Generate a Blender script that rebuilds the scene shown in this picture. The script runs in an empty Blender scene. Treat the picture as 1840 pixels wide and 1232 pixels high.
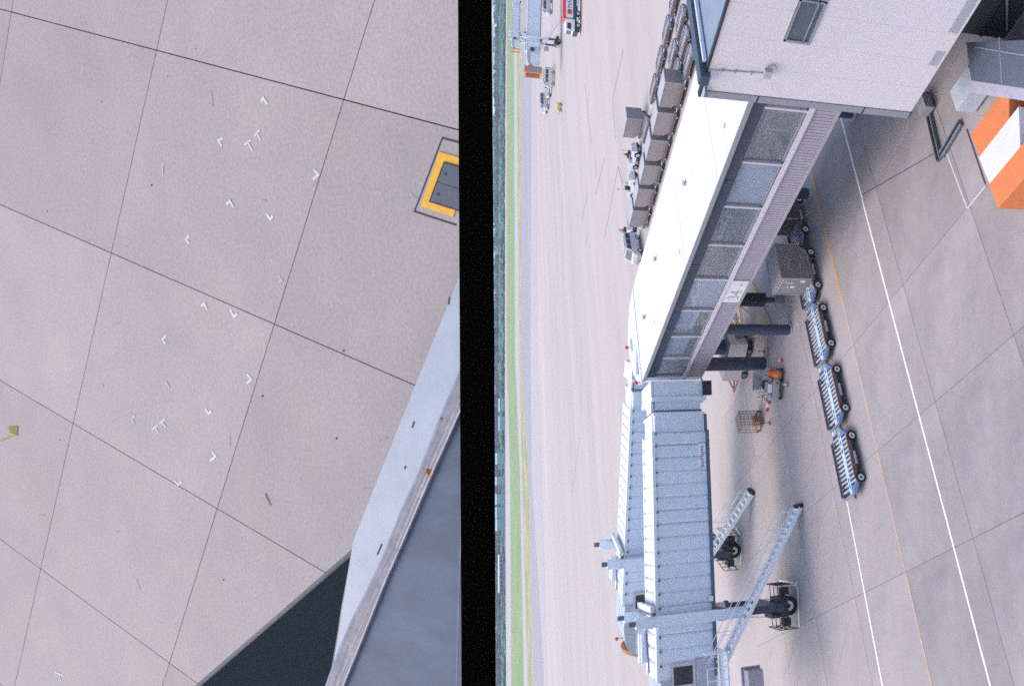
import bpy, math, random
from math import sin, cos, pi, radians as rad
from mathutils import Vector, Matrix
random.seed(7)
S = bpy.context.scene
C = S.collection

# ------------------------------------------------------------------ camera, light, exposure
TILT = math.atan(471/1400.)           # camera looks 18.6 degrees down, held on its side
HEAD = rad(62.0)                      # heading of the view from +X
f_ = Vector((cos(HEAD)*cos(TILT), sin(HEAD)*cos(TILT), -sin(TILT)))
r_ = Vector((sin(HEAD), -cos(HEAD), 0))
d_ = f_.cross(r_)
cam = bpy.data.cameras.new('camera')
camo = bpy.data.objects.new('camera', cam)
C.objects.link(camo)
mx = Matrix((d_, r_, -f_)).transposed().to_4x4()
mx.translation = Vector((0, 0, 16.0))
camo.matrix_world = mx
cam.sensor_width = 36.0
cam.lens = 36.0*1400/1840
cam.shift_x = (920-1352)/1840.
cam.clip_end = 9000
cam.clip_start = 0.05
S.camera = camo
S.cycles.use_denoising = False
S.cycles.filter_width = 1.6
S.cycles.adaptive_threshold = 0.004
S.cycles.sample_clamp_indirect = 3.0

SUN_AZ = rad(128.0)                    # direction towards the sun, from +X
SUN_EL = rad(60.0)
w = bpy.data.worlds.new('World')
S.world = w
w.use_nodes = True
nt = w.node_tree
bg = nt.nodes['Background']
sky = nt.nodes.new('ShaderNodeTexSky')
sky.sky_type = 'NISHITA'
sky.sun_disc = False
sky.sun_elevation = SUN_EL
sky.sun_rotation = pi/2 - SUN_AZ
sky.altitude = 0
sky.air_density = 1.0
sky.dust_density = 3.0
sky.ozone_density = 1.0
nt.links.new(sky.outputs[0], bg.inputs[0])
bg.inputs[1].default_value = 0.15
sl = bpy.data.lights.new('sun', 'SUN')
sl.energy = 0.55
sl.angle = rad(60)
sl.color = (1.0, 0.94, 0.88)
so = bpy.data.objects.new('sun', sl)
C.objects.link(so)
so.rotation_euler = Vector((cos(SUN_AZ)*cos(SUN_EL), sin(SUN_AZ)*cos(SUN_EL), sin(SUN_EL))).to_track_quat('Z', 'Y').to_euler()
S.view_settings.view_transform = 'Standard'
S.view_settings.look = 'None'
S.view_settings.gamma = 1.0
S.view_settings.use_curve_mapping = False
S.view_settings.exposure = 1.08

# ------------------------------------------------------------------ materials
MAT = {}
def mat(name, col, rough=0.6, metal=0.0, var=0.12, scale=3.0, stretch=None, bump=0.0, var2=0.0, scale2=0.4, rnd=0.0, tint=None, spec=0.4):
    if name in MAT: return MAT[name]
    m = bpy.data.materials.new(name); m.use_nodes = True
    n = m.node_tree; b = n.nodes['Principled BSDF']
    b.inputs['Roughness'].default_value = rough
    b.inputs['Metallic'].default_value = metal
    b.inputs['Specular IOR Level'].default_value = spec
    tc = n.nodes.new('ShaderNodeTexCoord')
    src = tc.outputs['Object']
    if stretch:
        mp = n.nodes.new('ShaderNodeMapping'); mp.inputs['Scale'].default_value = stretch[:3]
        if len(stretch) > 3: mp.inputs['Rotation'].default_value = (0, 0, stretch[3])
        n.links.new(src, mp.inputs[0]); src = mp.outputs[0]
    def noise(sc, det):
        z = n.nodes.new('ShaderNodeTexNoise'); z.inputs['Scale'].default_value = sc; z.inputs['Detail'].default_value = det
        z.inputs['Roughness'].default_value = 0.65
        n.links.new(src, z.inputs['Vector']); return z.outputs['Fac']
    def rng(v, lo, hi, a=0.3, c=0.7):
        q = n.nodes.new('ShaderNodeMapRange'); q.inputs[1].default_value = a; q.inputs[2].default_value = c
        q.inputs[3].default_value = lo; q.inputs[4].default_value = hi
        n.links.new(v, q.inputs[0]); return q.outputs[0]
    def mul(a, c):
        q = n.nodes.new('ShaderNodeMath'); q.operation = 'MULTIPLY'
        n.links.new(a, q.inputs[0]); n.links.new(c, q.inputs[1]); return q.outputs[0]
    n1 = noise(scale, 8)
    k = rng(n1, 1-var, 1+var)
    if var2: k = mul(k, rng(noise(scale2, 4), 1-var2, 1+var2))
    if rnd:
        oi = n.nodes.new('ShaderNodeObjectInfo')
        k = mul(k, rng(oi.outputs['Random'], 1-rnd, 1+rnd, 0, 1))
    hs = n.nodes.new('ShaderNodeVectorMath'); hs.operation = 'SCALE'
    if tint:
        mixn = n.nodes.new('ShaderNodeMix'); mixn.data_type = 'RGBA'
        mixn.inputs['A'].default_value = (*col, 1); mixn.inputs['B'].default_value = (*tint, 1)
        n.links.new(rng(noise(scale2*1.7+0.013, 5), 0, 1, 0.38, 0.62), mixn.inputs['Factor'])
        n.links.new(mixn.outputs['Result'], hs.inputs[0])
    else:
        hs.inputs[0].default_value = col
    n.links.new(k, hs.inputs['Scale'])
    n.links.new(hs.outputs[0], b.inputs['Base Color'])
    if bump:
        bp = n.nodes.new('ShaderNodeBump'); bp.inputs['Strength'].default_value = bump; bp.inputs['Distance'].default_value = 0.02
        n.links.new(n1, bp.inputs['Height']); n.links.new(bp.outputs[0], b.inputs['Normal'])
    MAT[name] = m
    return m
def glass(name, tint, gloss=0.12):
    m = bpy.data.materials.new(name); m.use_nodes = True
    n = m.node_tree; n.nodes.remove(n.nodes['Principled BSDF'])
    t = n.nodes.new('ShaderNodeBsdfTransparent'); t.inputs[0].default_value = (*tint, 1)
    g = n.nodes.new('ShaderNodeBsdfGlossy'); g.inputs['Roughness'].default_value = 0.03
    lw = n.nodes.new('ShaderNodeLayerWeight'); lw.inputs[0].default_value = .5
    pw = n.nodes.new('ShaderNodeMath'); pw.operation = 'POWER'; pw.inputs[1].default_value = 3.0
    n.links.new(lw.outputs['Facing'], pw.inputs[0])
    ad = n.nodes.new('ShaderNodeMath'); ad.operation = 'ADD'; ad.inputs[1].default_value = gloss
    n.links.new(pw.outputs[0], ad.inputs[0])
    mi = n.nodes.new('ShaderNodeMixShader')
    n.links.new(ad.outputs[0], mi.inputs[0]); n.links.new(t.outputs[0], mi.inputs[1]); n.links.new(g.outputs[0], mi.inputs[2])
    df = n.nodes.new('ShaderNodeBsdfDiffuse'); df.inputs[0].default_value = (.50, .54, .60, 1)
    md = n.nodes.new('ShaderNodeMixShader'); md.inputs[0].default_value = .16
    n.links.new(mi.outputs[0], md.inputs[1]); n.links.new(df.outputs[0], md.inputs[2])
    n.links.new(md.outputs[0], n.nodes['Material Output'].inputs[0])
    MAT[name] = m; return m

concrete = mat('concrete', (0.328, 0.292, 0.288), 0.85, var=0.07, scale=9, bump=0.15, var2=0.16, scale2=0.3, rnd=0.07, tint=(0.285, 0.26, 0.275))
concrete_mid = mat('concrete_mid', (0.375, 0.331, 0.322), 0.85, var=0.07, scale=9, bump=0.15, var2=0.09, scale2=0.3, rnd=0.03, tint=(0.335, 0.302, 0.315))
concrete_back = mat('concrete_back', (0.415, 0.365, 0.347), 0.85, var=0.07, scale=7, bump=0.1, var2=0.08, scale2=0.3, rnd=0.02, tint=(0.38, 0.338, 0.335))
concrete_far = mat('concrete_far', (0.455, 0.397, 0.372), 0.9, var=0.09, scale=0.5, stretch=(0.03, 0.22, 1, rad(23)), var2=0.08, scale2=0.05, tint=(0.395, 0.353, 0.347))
concrete_close = mat('concrete_close', (0.408, 0.340, 0.314), 0.85, var=0.16, scale=26, bump=0.12, var2=0.06, scale2=0.5, rnd=0.08, tint=(0.378, 0.323, 0.308))
joint_pale = mat('joint_dust', (0.19, 0.17, 0.17), 0.9)
joint_m = mat('joint_sealant', (0.06, 0.055, 0.06), 0.9)
asphalt = mat('asphalt', (0.315, 0.29, 0.315), 0.9, var=0.12, scale=0.3, stretch=(0.02, 0.3, 1, rad(23)))
asphalt_light = mat('asphalt_light', (0.40, 0.365, 0.375), 0.9, var=0.12, scale=0.3)
grass_m = mat('grass', (0.205, 0.29, 0.115), 0.95, var=0.22, scale=0.15, var2=0.15, scale2=0.03)
grass2_m = mat('dry_grass', (0.24, 0.29, 0.13), 0.95, var=0.35, scale=0.08, tint=(0.40, 0.33, 0.19), scale2=0.012)
white_paint = mat('white_paint', (0.82, 0.80, 0.80), 0.7, var=0.08, scale=6)
worn_paint = mat('worn_white_paint', (0.62, 0.59, 0.60), 0.8, var=0.22, scale=40)
faint_paint = mat('faint_white_paint', (0.47, 0.44, 0.45), 0.8, var=0.22, scale=40)
orange_paint = mat('orange_paint', (0.62, 0.29, 0.08), 0.7, var=0.25, scale=4)
orange_worn = mat('orange_worn_paint', (0.52, 0.37, 0.30), 0.8, var=0.2, scale=3)
yellow_paint = mat('yellow_paint', (0.78, 0.40, 0.03), 0.6, var=0.12, scale=14)
rubber_mark = mat('rubber_mark', (0.22, 0.20, 0.22), 0.9)
metal_b = mat('blue_grey_metal', (0.68, 0.745, 0.83), 0.5, var=0.04, scale=2)
metal_l = mat('pale_blue_metal', (0.70, 0.75, 0.82), 0.5, var=0.04, scale=2)
metal_d = mat('slate_metal', (0.10, 0.13, 0.18), 0.5, var=0.08, scale=3)
white_m = mat('white_sheet', (0.68, 0.67, 0.68), 0.5, var=0.03, scale=1, var2=.03, scale2=.25)
offwhite = mat('off_white_panel', (0.66, 0.62, 0.655), 0.6, var=0.02, scale=1.5)
mauve = mat('mauve_cladding', (0.36, 0.325, 0.375), 0.6, var=0.04, scale=2)
mauve_l = mat('pale_mauve_trim', (0.55, 0.51, 0.56), 0.6, var=0.03)
fascia_m = mat('dark_fascia', (0.05, 0.06, 0.09), 0.5, var=0.06)
grey_trim = mat('grey_trim', (0.27, 0.28, 0.32), 0.5, var=0.05)
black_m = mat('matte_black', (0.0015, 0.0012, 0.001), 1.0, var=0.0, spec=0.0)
dark_m = mat('dark_steel', (0.025, 0.027, 0.035), 0.6, var=0.2)
rubber = mat('rubber', (0.018, 0.018, 0.02), 0.85, var=0.2)
rim_m = mat('white_rim', (0.72, 0.69, 0.66), 0.5, var=0.06)
navy = mat('navy_column', (0.05, 0.06, 0.10), 0.5, var=0.15, scale=4)
cont_m = mat('container_grey', (0.245, 0.215, 0.225), 0.55, var=0.14, scale=3, rnd=0.06)
cont_d = mat('container_edge', (0.40, 0.38, 0.40), 0.45, var=0.1)
cont_w = mat('container_white', (0.78, 0.76, 0.76), 0.55, var=0.05)
dolly_b = mat('dolly_blue', (0.10, 0.19, 0.42), 0.5, var=0.15, scale=5)
dolly_l = mat('dolly_pale_blue', (0.46, 0.62, 0.74), 0.5, var=0.08, scale=6)
roller_m = mat('roller_steel', (0.46, 0.46, 0.51), 0.4, var=0.08)
rust_m = mat('rusty_steel', (0.16, 0.10, 0.09), 0.8, var=0.35, scale=7)
grey_v = mat('vehicle_grey', (0.42, 0.42, 0.44), 0.5, var=0.1)
white_v = mat('vehicle_white', (0.78, 0.77, 0.78), 0.35, var=0.03)
win_d = mat('dark_window', (0.03, 0.04, 0.05), 0.15, var=0.1)
pane_b = mat('blue_blind', (0.42, 0.48, 0.66), 0.35, var=0.06)
red_m = mat('signal_red', (0.62, 0.06, 0.05), 0.5, var=0.1)
orange_m = mat('safety_orange', (0.66, 0.20, 0.07), 0.6, var=0.06)
orange_f = mat('bellows_orange', (0.50, 0.19, 0.08), 0.7, var=0.15)
yellow_m = mat('stand_yellow', (0.62, 0.44, 0.06), 0.5, var=0.12)
blue_txt = mat('blue_lettering', (0.01, 0.03, 0.30), 0.5, var=0)
dark_txt = mat('grey_lettering', (0.36, 0.36, 0.40), 0.6, var=0)
pinkw = mat('pinkish_white', (0.62, 0.52, 0.53), 0.6, var=0.08)
ledge_m = mat('ledge_blue_paint', (0.345, 0.375, 0.43), 0.55, var=0.06, scale=5, var2=0.08, scale2=1.2)
chan_m = mat('channel_sealant', (0.33, 0.285, 0.285), 0.8, var=0.25, scale=5, stretch=(1, 1, 1), tint=(0.22, 0.22, 0.27), scale2=2.0)
panel_m = mat('roof_sheet_blue', (0.07, 0.095, 0.14), 0.7, var=0.2, scale=5, var2=0.2, scale2=0.7, stretch=(1, .35, 1, rad(-35)))
lower_m = mat('shaded_wall_dark', (0.032, 0.044, 0.058), 1.0, var=0.08, scale=2, spec=0.0)
rust_spot = mat('rust_stain', (0.36, 0.12, 0.05), 0.9, var=0.25, scale=40)
hatch_m = mat('hatch_plate', (0.095, 0.10, 0.125), 0.6, var=0.15, scale=30, bump=0.3)
leaf_m = mat('dry_leaf', (0.30, 0.24, 0.07), 0.8, var=0.2, scale=30)
wood_m = mat('wood_foliage', (0.05, 0.115, 0.135), 0.95, var=0.45, scale=0.05, rnd=0.3, tint=(0.085, 0.13, 0.155), scale2=0.02)  # bluish tone of distant haze put into the foliage colour
wood2_m = mat('scrub_foliage', (0.075, 0.175, 0.155), 0.95, var=0.35, scale=0.05)
teal_r = mat('teal_roof', (0.27, 0.45, 0.48), 0.5, var=0.06, scale=0.2)
bld_w = mat('far_wall_pale', (0.55, 0.53, 0.58), 0.8, var=0.12, scale=0.15, rnd=0.2)
bld_b = mat('far_wall_blue', (0.19, 0.24, 0.33), 0.8, var=0.15, scale=0.15, rnd=0.2)  # blue of the hazy distance is part of this wall colour
floor_m = mat('corridor_floor', (0.50, 0.50, 0.44), 0.8, var=0.15, scale=1.5)
clear_g = glass('clear_glass', (0.93, 0.95, 0.95), 0.04)
cloth_n = mat('navy_cloth', (0.03, 0.035, 0.06), 0.9)
skin_m = mat('skin', (0.50, 0.30, 0.22), 0.6)

# ------------------------------------------------------------------ mesh helpers
class MB:
    def __init__(s, shear=0.0): s.v = []; s.f = []; s.k = shear
    def add(s, vs, fs):
        o = len(s.v); s.v += [Vector(p) for p in vs]; s.f += [[i+o for i in q] for q in fs]; return s
    def box(s, x0, x1, y0, y1, z0, z1):
        return s.add([(x, y, z) for z in (z0, z1) for (x, y) in ((x0, y0), (x1, y0), (x1, y1), (x0, y1))],
                     [(3, 2, 1, 0), (4, 5, 6, 7), (0, 1, 5, 4), (1, 2, 6, 5), (2, 3, 7, 6), (3, 0, 4, 7)])
    def bar(s, p, q, wd, ht=None, up=(0, 0, 1)):
        p = Vector(p); q = Vector(q); ht = wd if ht is None else ht
        d = (q-p).normalized(); u = Vector(up)
        if abs(d.dot(u)) > .98: u = Vector((1, 0, 0))
        a = d.cross(u).normalized()*wd/2; b = a.cross(d).normalized()*ht/2
        return s.add([p-a-b, p+a-b, p+a+b, p-a+b, q-a-b, q+a-b, q+a+b, q-a+b],
                     [(3, 2, 1, 0), (4, 5, 6, 7), (0, 1, 5, 4), (1, 2, 6, 5), (2, 3, 7, 6), (3, 0, 4, 7)])
    def tube(s, p, q, r, n=8, r2=None):
        p = Vector(p); q = Vector(q); r2 = r if r2 is None else r2
        d = (q-p).normalized(); u = Vector((0, 0, 1)) if abs(d.z) < .95 else Vector((1, 0, 0))
        a = d.cross(u).normalized(); b = a.cross(d)
        vs = [p+(a*cos(t)+b*sin(t))*r for t in [2*pi*i/n for i in range(n)]] + [q+(a*cos(t)+b*sin(t))*r2 for t in [2*pi*i/n for i in range(n)]]
        return s.add(vs, [tuple(range(n-1, -1, -1)), tuple(range(n, 2*n))] + [(i, (i+1) % n, n+(i+1) % n, n+i) for i in range(n)])
    def ring(s, c, ax, ro, ri, wd, n=18):      # flat ring with a hole (wheel rim, tyre)
        c = Vector(c); d = Vector(ax).normalized(); u = Vector((0, 0, 1)) if abs(d.z) < .95 else Vector((1, 0, 0))
        a = d.cross(u).normalized(); b = a.cross(d); vs = []
        for (r, h) in ((ro, -wd/2), (ro, wd/2), (ri, wd/2), (ri, -wd/2)):
            vs += [c+(a*cos(2*pi*i/n)+b*sin(2*pi*i/n))*r+d*h for i in range(n)]
        fs = []
        for k in range(4):
            k2 = (k+1) % 4
            fs += [(k*n+i, k*n+(i+1) % n, k2*n+(i+1) % n, k2*n+i) for i in range(n)]
        return s.add(vs, fs)
    def prism(s, poly, z0, z1):
        n = len(poly)
        return s.add([(p[0], p[1], z0) for p in poly]+[(p[0], p[1], z1) for p in poly],
                     [tuple(range(n-1, -1, -1)), tuple(range(n, 2*n))]+[(i, (i+1) % n, n+(i+1) % n, n+i) for i in range(n)])
    def prism_xz(s, poly, y0, y1):
        n = len(poly)
        return s.add([(p[0], y0, p[1]) for p in poly]+[(p[0], y1, p[1]) for p in poly],
                     [tuple(range(n)), tuple(range(2*n-1, n-1, -1))]+[((i+1) % n, i, n+i, n+(i+1) % n) for i in range(n)])
    def sheet(s, poly, z): return s.add([(p[0], p[1], z) for p in poly], [tuple(range(len(poly)))])
    def blob(s, c, r, seg=6, rings=4, jit=0.25):
        c = Vector(c); vs = [c+Vector((0, 0, -r[2]))]
        for j in range(1, rings):
            for i in range(seg):
                t = 2*pi*(i+.5*(j % 2))/seg; ph = pi*j/rings; k = 1+random.uniform(-jit, jit)
                vs.append(c+Vector((r[0]*sin(ph)*cos(t)*k, r[1]*sin(ph)*sin(t)*k, -r[2]*cos(ph)*k)))
        vs.append(c+Vector((0, 0, r[2])))
        fs = [(0, 1+(i+1) % seg, 1+i) for i in range(seg)]
        for j in range(rings-2):
            o = 1+j*seg
            fs += [(o+i, o+(i+1) % seg, o+seg+(i+1) % seg, o+seg+i) for i in range(seg)]
        o = 1+(rings-2)*seg; t = len(vs)-1
        fs += [(o+i, o+(i+1) % seg, t) for i in range(seg)]
        return s.add(vs, fs)
    def prism_yz(s, poly, x0, x1):
        n = len(poly)
        return s.add([(x0, p[0], p[1]) for p in poly]+[(x1, p[0], p[1]) for p in poly],
                     [tuple(range(n)), tuple(range(2*n-1, n-1, -1))]+[((i+1) % n, i, n+i, n+(i+1) % n) for i in range(n)])
    def mesh(s, name, m, org=(0, 0, 0), smooth=False):
        me = bpy.data.meshes.new(name); o = Vector(org)
        vs = [(p.x, p.y, p.z+s.k*p.x) for p in s.v] if s.k else s.v
        me.from_pydata([tuple(Vector(p)-o) for p in vs], [], s.f); me.update()
        if m: me.materials.append(m)
        import bmesh
        bm = bmesh.new(); bm.from_mesh(me); bmesh.ops.recalc_face_normals(bm, faces=bm.faces); bm.to_mesh(me); bm.free()
        if smooth:
            for q in me.polygons: q.use_smooth = True
        return me
    def build(s, name, m, parent=None, world=False, smooth=False, kind=None):
        """link as one object; world=True: coordinates are the scene's, parent only shifted (not turned)"""
        org = Vector((0, 0, 0))
        if world and parent is not None:
            q = parent
            while q: org += q.location; q = q.parent
        ob = bpy.data.objects.new(name, s.mesh(name, m, org, smooth)); C.objects.link(ob)
        if parent is not None: ob.parent = parent
        if kind: ob['kind'] = kind
        return ob
def inst(ob, parent, loc, rot=None):
    c = ob.copy(); C.objects.link(c); c.parent = parent; c.location = loc
    if rot is not None: c.rotation_euler = rot
    return c
def thing(name, label, cat, loc=(0, 0, 0), rz=0.0, group=None):
    o = bpy.data.objects.new(name, None); C.objects.link(o); o.location = loc; o.rotation_euler = (0, 0, rz)
    o.empty_display_size = .2
    o['label'] = label; o['category'] = cat
    if group: o['group'] = group
    return o
def tag(o, label, cat, group=None):
    o['label'] = label; o['category'] = cat
    if group: o['group'] = group
    return o
KIDS = {}
def dup(root, loc, rz, label, parent=None):
    global KIDS
    if not KIDS or root not in KIDS:
        KIDS = {}
        for o in C.objects:
            if o.parent: KIDS.setdefault(o.parent, []).append(o)
    def rec(o, par):
        c = o.copy(); C.objects.link(c); c.parent = par
        for ch in KIDS.get(o, []): rec(ch, c)
        return c
    r = rec(root, None); r.location = loc; r.rotation_euler = (0, 0, rz); r['label'] = label
    return r
def structure(mb, name, m, parent=None):
    o = mb.build(name, m, parent)
    o['kind'] = 'structure'
    return o
def text(name, body, size, m, parent, loc, rot, ext=0.004, align='LEFT', sx=1.0):
    cu = bpy.data.curves.new(name, 'FONT'); cu.body = body; cu.size = size; cu.extrude = ext; cu.align_x = align
    cu.resolution_u = 2
    t = bpy.data.objects.new(name, cu); C.objects.link(t)
    me = bpy.data.meshes.new_from_object(t.evaluated_get(bpy.context.evaluated_depsgraph_get()))
    bpy.data.objects.remove(t)
    me.materials.clear(); me.materials.append(m)
    for q in me.polygons: q.material_index = 0
    o = bpy.data.objects.new(name, me); C.objects.link(o); o.parent = parent; o.location = loc; o.rotation_euler = rot; o.scale = (sx, 1, 1)
    return o
def wheel(parent, c, ax, r, wd, rim=0.6, m_rim=None, hub=True):
    c = Vector(c); ax = Vector(ax)
    t = MB().ring((0, 0, 0), ax, r, r*rim*0.9, wd).build('wheel', rubber, parent, smooth=False); t.location = c
    k = MB().ring((0, 0, 0), ax, r*rim, r*rim*0.42, wd*1.04, 16).build('rim', m_rim or rim_m, t)
    MB().tube(ax*(-wd*.48), ax*(wd*.48), r*rim*0.42, 10).build('hub', dark_m if hub else rim_m, t)
    return t
# ------------------------------------------------------------------ ground, apron slabs, runway bands
g = structure(MB().sheet([(-900, -60), (4200, -60), (4200, 3600), (-900, 3600)], -0.06), 'ground', concrete_far)
JA, JB, PA, PB = 10.15, 29.1, 5.2, 5.28
apron = structure(MB().box(-26.2, 41.3, 13.3, 50.2, -0.055, -0.022), 'apron', joint_pale)
slab_src = {}
for i in range(-7, 6):
    for j in range(-3, 4):
        x0, y0 = JA+PA*i, JB+PB*j
        if x0 > 41 or y0 > 50: continue
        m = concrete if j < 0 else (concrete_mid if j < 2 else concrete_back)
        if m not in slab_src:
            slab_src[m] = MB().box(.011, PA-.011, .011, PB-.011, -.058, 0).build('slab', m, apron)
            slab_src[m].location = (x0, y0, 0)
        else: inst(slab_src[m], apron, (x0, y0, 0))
def stripe(name, pts, wd, z, m, par=apron):
    mb = MB()
    for k in range(len(pts)-1):
        p = Vector((*pts[k], 0)); q = Vector((*pts[k+1], 0)); d = (q-p).normalized()*wd/2; nrm = Vector((-d.y, d.x, 0))
        mb.add([p-nrm+Vector((0, 0, z)), q-nrm+Vector((0, 0, z)), q+nrm+Vector((0, 0, z)), p+nrm+Vector((0, 0, z))], [(0, 1, 2, 3)])
    return mb.build(name, m, par)
stripe('painted_line', [(40, 25.1), (20.7, 25.12)], .11, .004, white_paint)
stripe('painted_line', [(20.7, 25.15), (-12, 25.2)], .10, .004, white_paint)
stripe('painted_line', [(36, 29.3), (17.6, 29.1)], .14, .004, orange_paint)
stripe('painted_line', [(17.6, 29.1), (-14, 29.2)], .10, .004, orange_worn)
stripe('painted_line', [(24, 33.15), (9.6, 33.1), (-12, 33.9)], .12, .004, white_paint)
stripe('painted_line', [(6.63, 91.6), (15.94, 114.4), (32.45, 160)], .35, -.05, orange_worn, g)
stripe('painted_line', [(17.9, 18.8), (15.32, 18.71), (15.35, 17.5)], .05, .004, worn_paint)
stripe('painted_line', [(7.75, 44.2), (6.96, 41.36), (4.9, 42.2)], .2, .004, white_paint)
stripe('painted_line', [(12.87, 51.3), (11.76, 50.1), (10.36, 51.5)], .2, -.05, white_paint, g)
stripe('crack_seal', [(18.3, 19.0), (20.9, 25.0)], .04, .004, joint_m)
stripe('crack_seal', [(17.83, 17.4), (15.4, 17.45)], .09, .004, joint_m)
for px in [((79.6, 70.2), (80.6, 80.0)), ((80.6, 80.0), (74.1, 80.6)), ((64.9, 78.6), (69.2, 80.4), (68.5, 95.9)), ((79, 90.3), (80.4, 100.6)), ((88, 109.4), (88.9, 118.8)),
           ((81.5, 112.8), (81.3, 115.8)), ((87.2, 98.5), (82.5, 98.7)), ((107.8, 103.7), (91.5, 101.3)), ((35, 78), (30, 96)), ((55, 140), (50, 160)), ((120, 150), (100, 158)), ((41, 62), (38, 75)), ((70, 130), (58, 137))]:
    stripe('tyre_mark', px, .26, -.05, rubber_mark, g)
for k in range(16):
    x = random.uniform(2, 16); y = random.uniform(34, 48); L = random.uniform(2, 6); a = rad(118+random.uniform(-14, 14))
    stripe('tyre_mark', [(x, y), (x+L*cos(a), y+L*sin(a))], .12, .002+.0001*k, mat('faint_tyre_mark', (0.345, 0.315, 0.335), 0.9)) if y+L*sin(a) < 50.5 else None

# bands towards the runway: boundaries given at three bearings (left, middle, right of the view)
def band(name, m, near, far, z, kind='structure'):
    mb = MB(); n = len(near)
    vs = [(p[0], p[1], z) for p in near]+[(p[0], p[1], z) for p in far]
    mb.add(vs, [(i, i+1, n+i+1, n+i) for i in range(n-1)])
    o = mb.build(name, m); o['kind'] = kind
    return o
B_veg = [(947.4, 642.9), (850.0, 694.6), (655.4, 798.1), (460.7, 901.6), (266.9, 777.9), (76.4, 835.8), (1.8, 858.5)]
B_pA = [(825.0, 559.4), (743.5, 607.2), (578.3, 704.1), (410.2, 802.8), (242.8, 707.8), (69.6, 763.8), (1.4, 785.8)]
B_p1 = [(766.8, 519.8), (693.7, 566.4), (543.9, 662.1), (388.8, 761.0), (229.0, 667.7), (64.8, 712.5), (1.1, 729.9)]
B_gA = [(560.0, 378.7), (494.8, 403.2), (370.2, 450.1), (252.5, 494.3), (152.5, 445.6), (39.2, 439.9), (-0.3, 437.8)]
B_pB = [(513.2, 346.9), (446.7, 363.7), (324.7, 394.7), (215.7, 422.3), (141.7, 414.0), (35.2, 396.7), (-0.6, 390.9)]
B_gB = [(411.2, 277.3), (370.5, 301.2), (287.9, 349.7), (203.8, 399.0), (116.6, 341.2), (30.1, 342.3), (-0.8, 342.7)]
B_tx = [(309.9, 208.2), (279.7, 226.8), (218.3, 264.7), (155.1, 303.7), (108.5, 317.8), (23.5, 272.6), (-1.2, 259.4)]
B_tx2 = [(288.4, 193.6), (255.3, 206.8), (191.7, 232.2), (131.0, 256.5), (87.8, 257.6), (22.0, 256.4), (-1.2, 256.0)]
band('perimeter_path', asphalt_light, B_p1, B_veg, -.02)
gr = band('grass', grass_m, B_gA, B_p1, -.02, 'stuff')
tag(gr, 'wide band of mown green grass beside the runway', 'grass')
band('runway_path', asphalt_light, B_pB, B_gA, -.02)
gr = band('grass', grass2_m, B_gB, B_pB, -.03, 'stuff')
tag(gr, 'narrow strip of dry grass along the taxiway edge', 'grass')
band('taxiway', asphalt, B_tx, B_gB, -.03)
band('taxiway_shoulder', asphalt_light, B_tx2, B_tx, -.04)
stripe('painted_line', B_p1, 2.5, .05, white_paint, g)
stripe('painted_line', [((p[0]*.75+q[0]*.25), (p[1]*.75+q[1]*.25)) for p, q in zip(B_gA, B_p1)], 3.0, .05, asphalt_light, g)
stripe('painted_line', B_gB, .9, .05, white_paint, g)

# ------------------------------------------------------------------ the close apron: a sloping slab field with a roof ledge and an added black band along its foot
LAT = [[2.8109,10.3128],[-0.9607,-3.0785],[-2.3271,1.5115]]
EDGE = [[-5.369,11.246],[-3.051,7.821]]
LIGHT = [[-0.03,5.164],[-1.22,5.961],[-2.599,6.874],[-3.403,7.183],[-4.26,7.485],[-4.724,7.662],[-5.568,7.958],[-6.184,8.261],[-6.101,7.971],[-4.264,7.502],[-3.791,7.234],[-3.413,6.971],[-3.109,6.734],[-2.735,6.464],[-2.268,6.166],[-1.83,5.855],[-1.218,5.473],[-0.913,5.262],[-0.742,5.151],[0.144,5.048]]
CHAN = [[-0.742,5.151],[-0.913,5.262],[-1.218,5.473],[-1.83,5.855],[-2.268,6.166],[-2.735,6.464],[-3.109,6.734],[-3.413,6.971],[-3.791,7.234],[-4.261,7.519],[-4.763,7.845],[-4.712,7.607],[-4.218,7.266],[-3.645,6.9],[-2.926,6.444],[-2.546,6.182],[-1.83,5.707],[-1.248,5.302],[-1.082,5.184]]
PANEL = [[-1.09,5.224],[-1.257,5.343],[-1.845,5.751],[-2.566,6.229],[-2.949,6.494],[-3.673,6.954],[-4.251,7.322],[-4.749,7.666],[-5.478,8.016],[-4.891,5.658]]
GAPTOP = [[2.908,4.784],[-0.607,5.176],[-4.781,5.642],[-4.693,5.285],[2.835,4.453]]
GAPBOT = [[3.419,5.626],[-0.714,6.087],[-5.622,6.635],[-5.495,6.121],[-0.714,5.622],[3.331,5.223]]
FLOOR = [[-10.376,20.592],[-3.04,12.533],[-2.66,7.419],[-7.132,7.925]]
CLIP = [[6.346,16.095],[3.716,5.252],[-1.739,5.878],[-3.051,7.821],[-5.369,11.246],[-7.226,13.984],[-9.141,21.879]]
PIT = [[1.32,5.92],[0.642,6.382]]
PITY = [[1.192,5.973],[0.685,6.284]]
PITC = [[1.084,5.913],[0.725,6.15]]
PITH = [[0.971,5.905],[0.786,6.023]]
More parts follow.
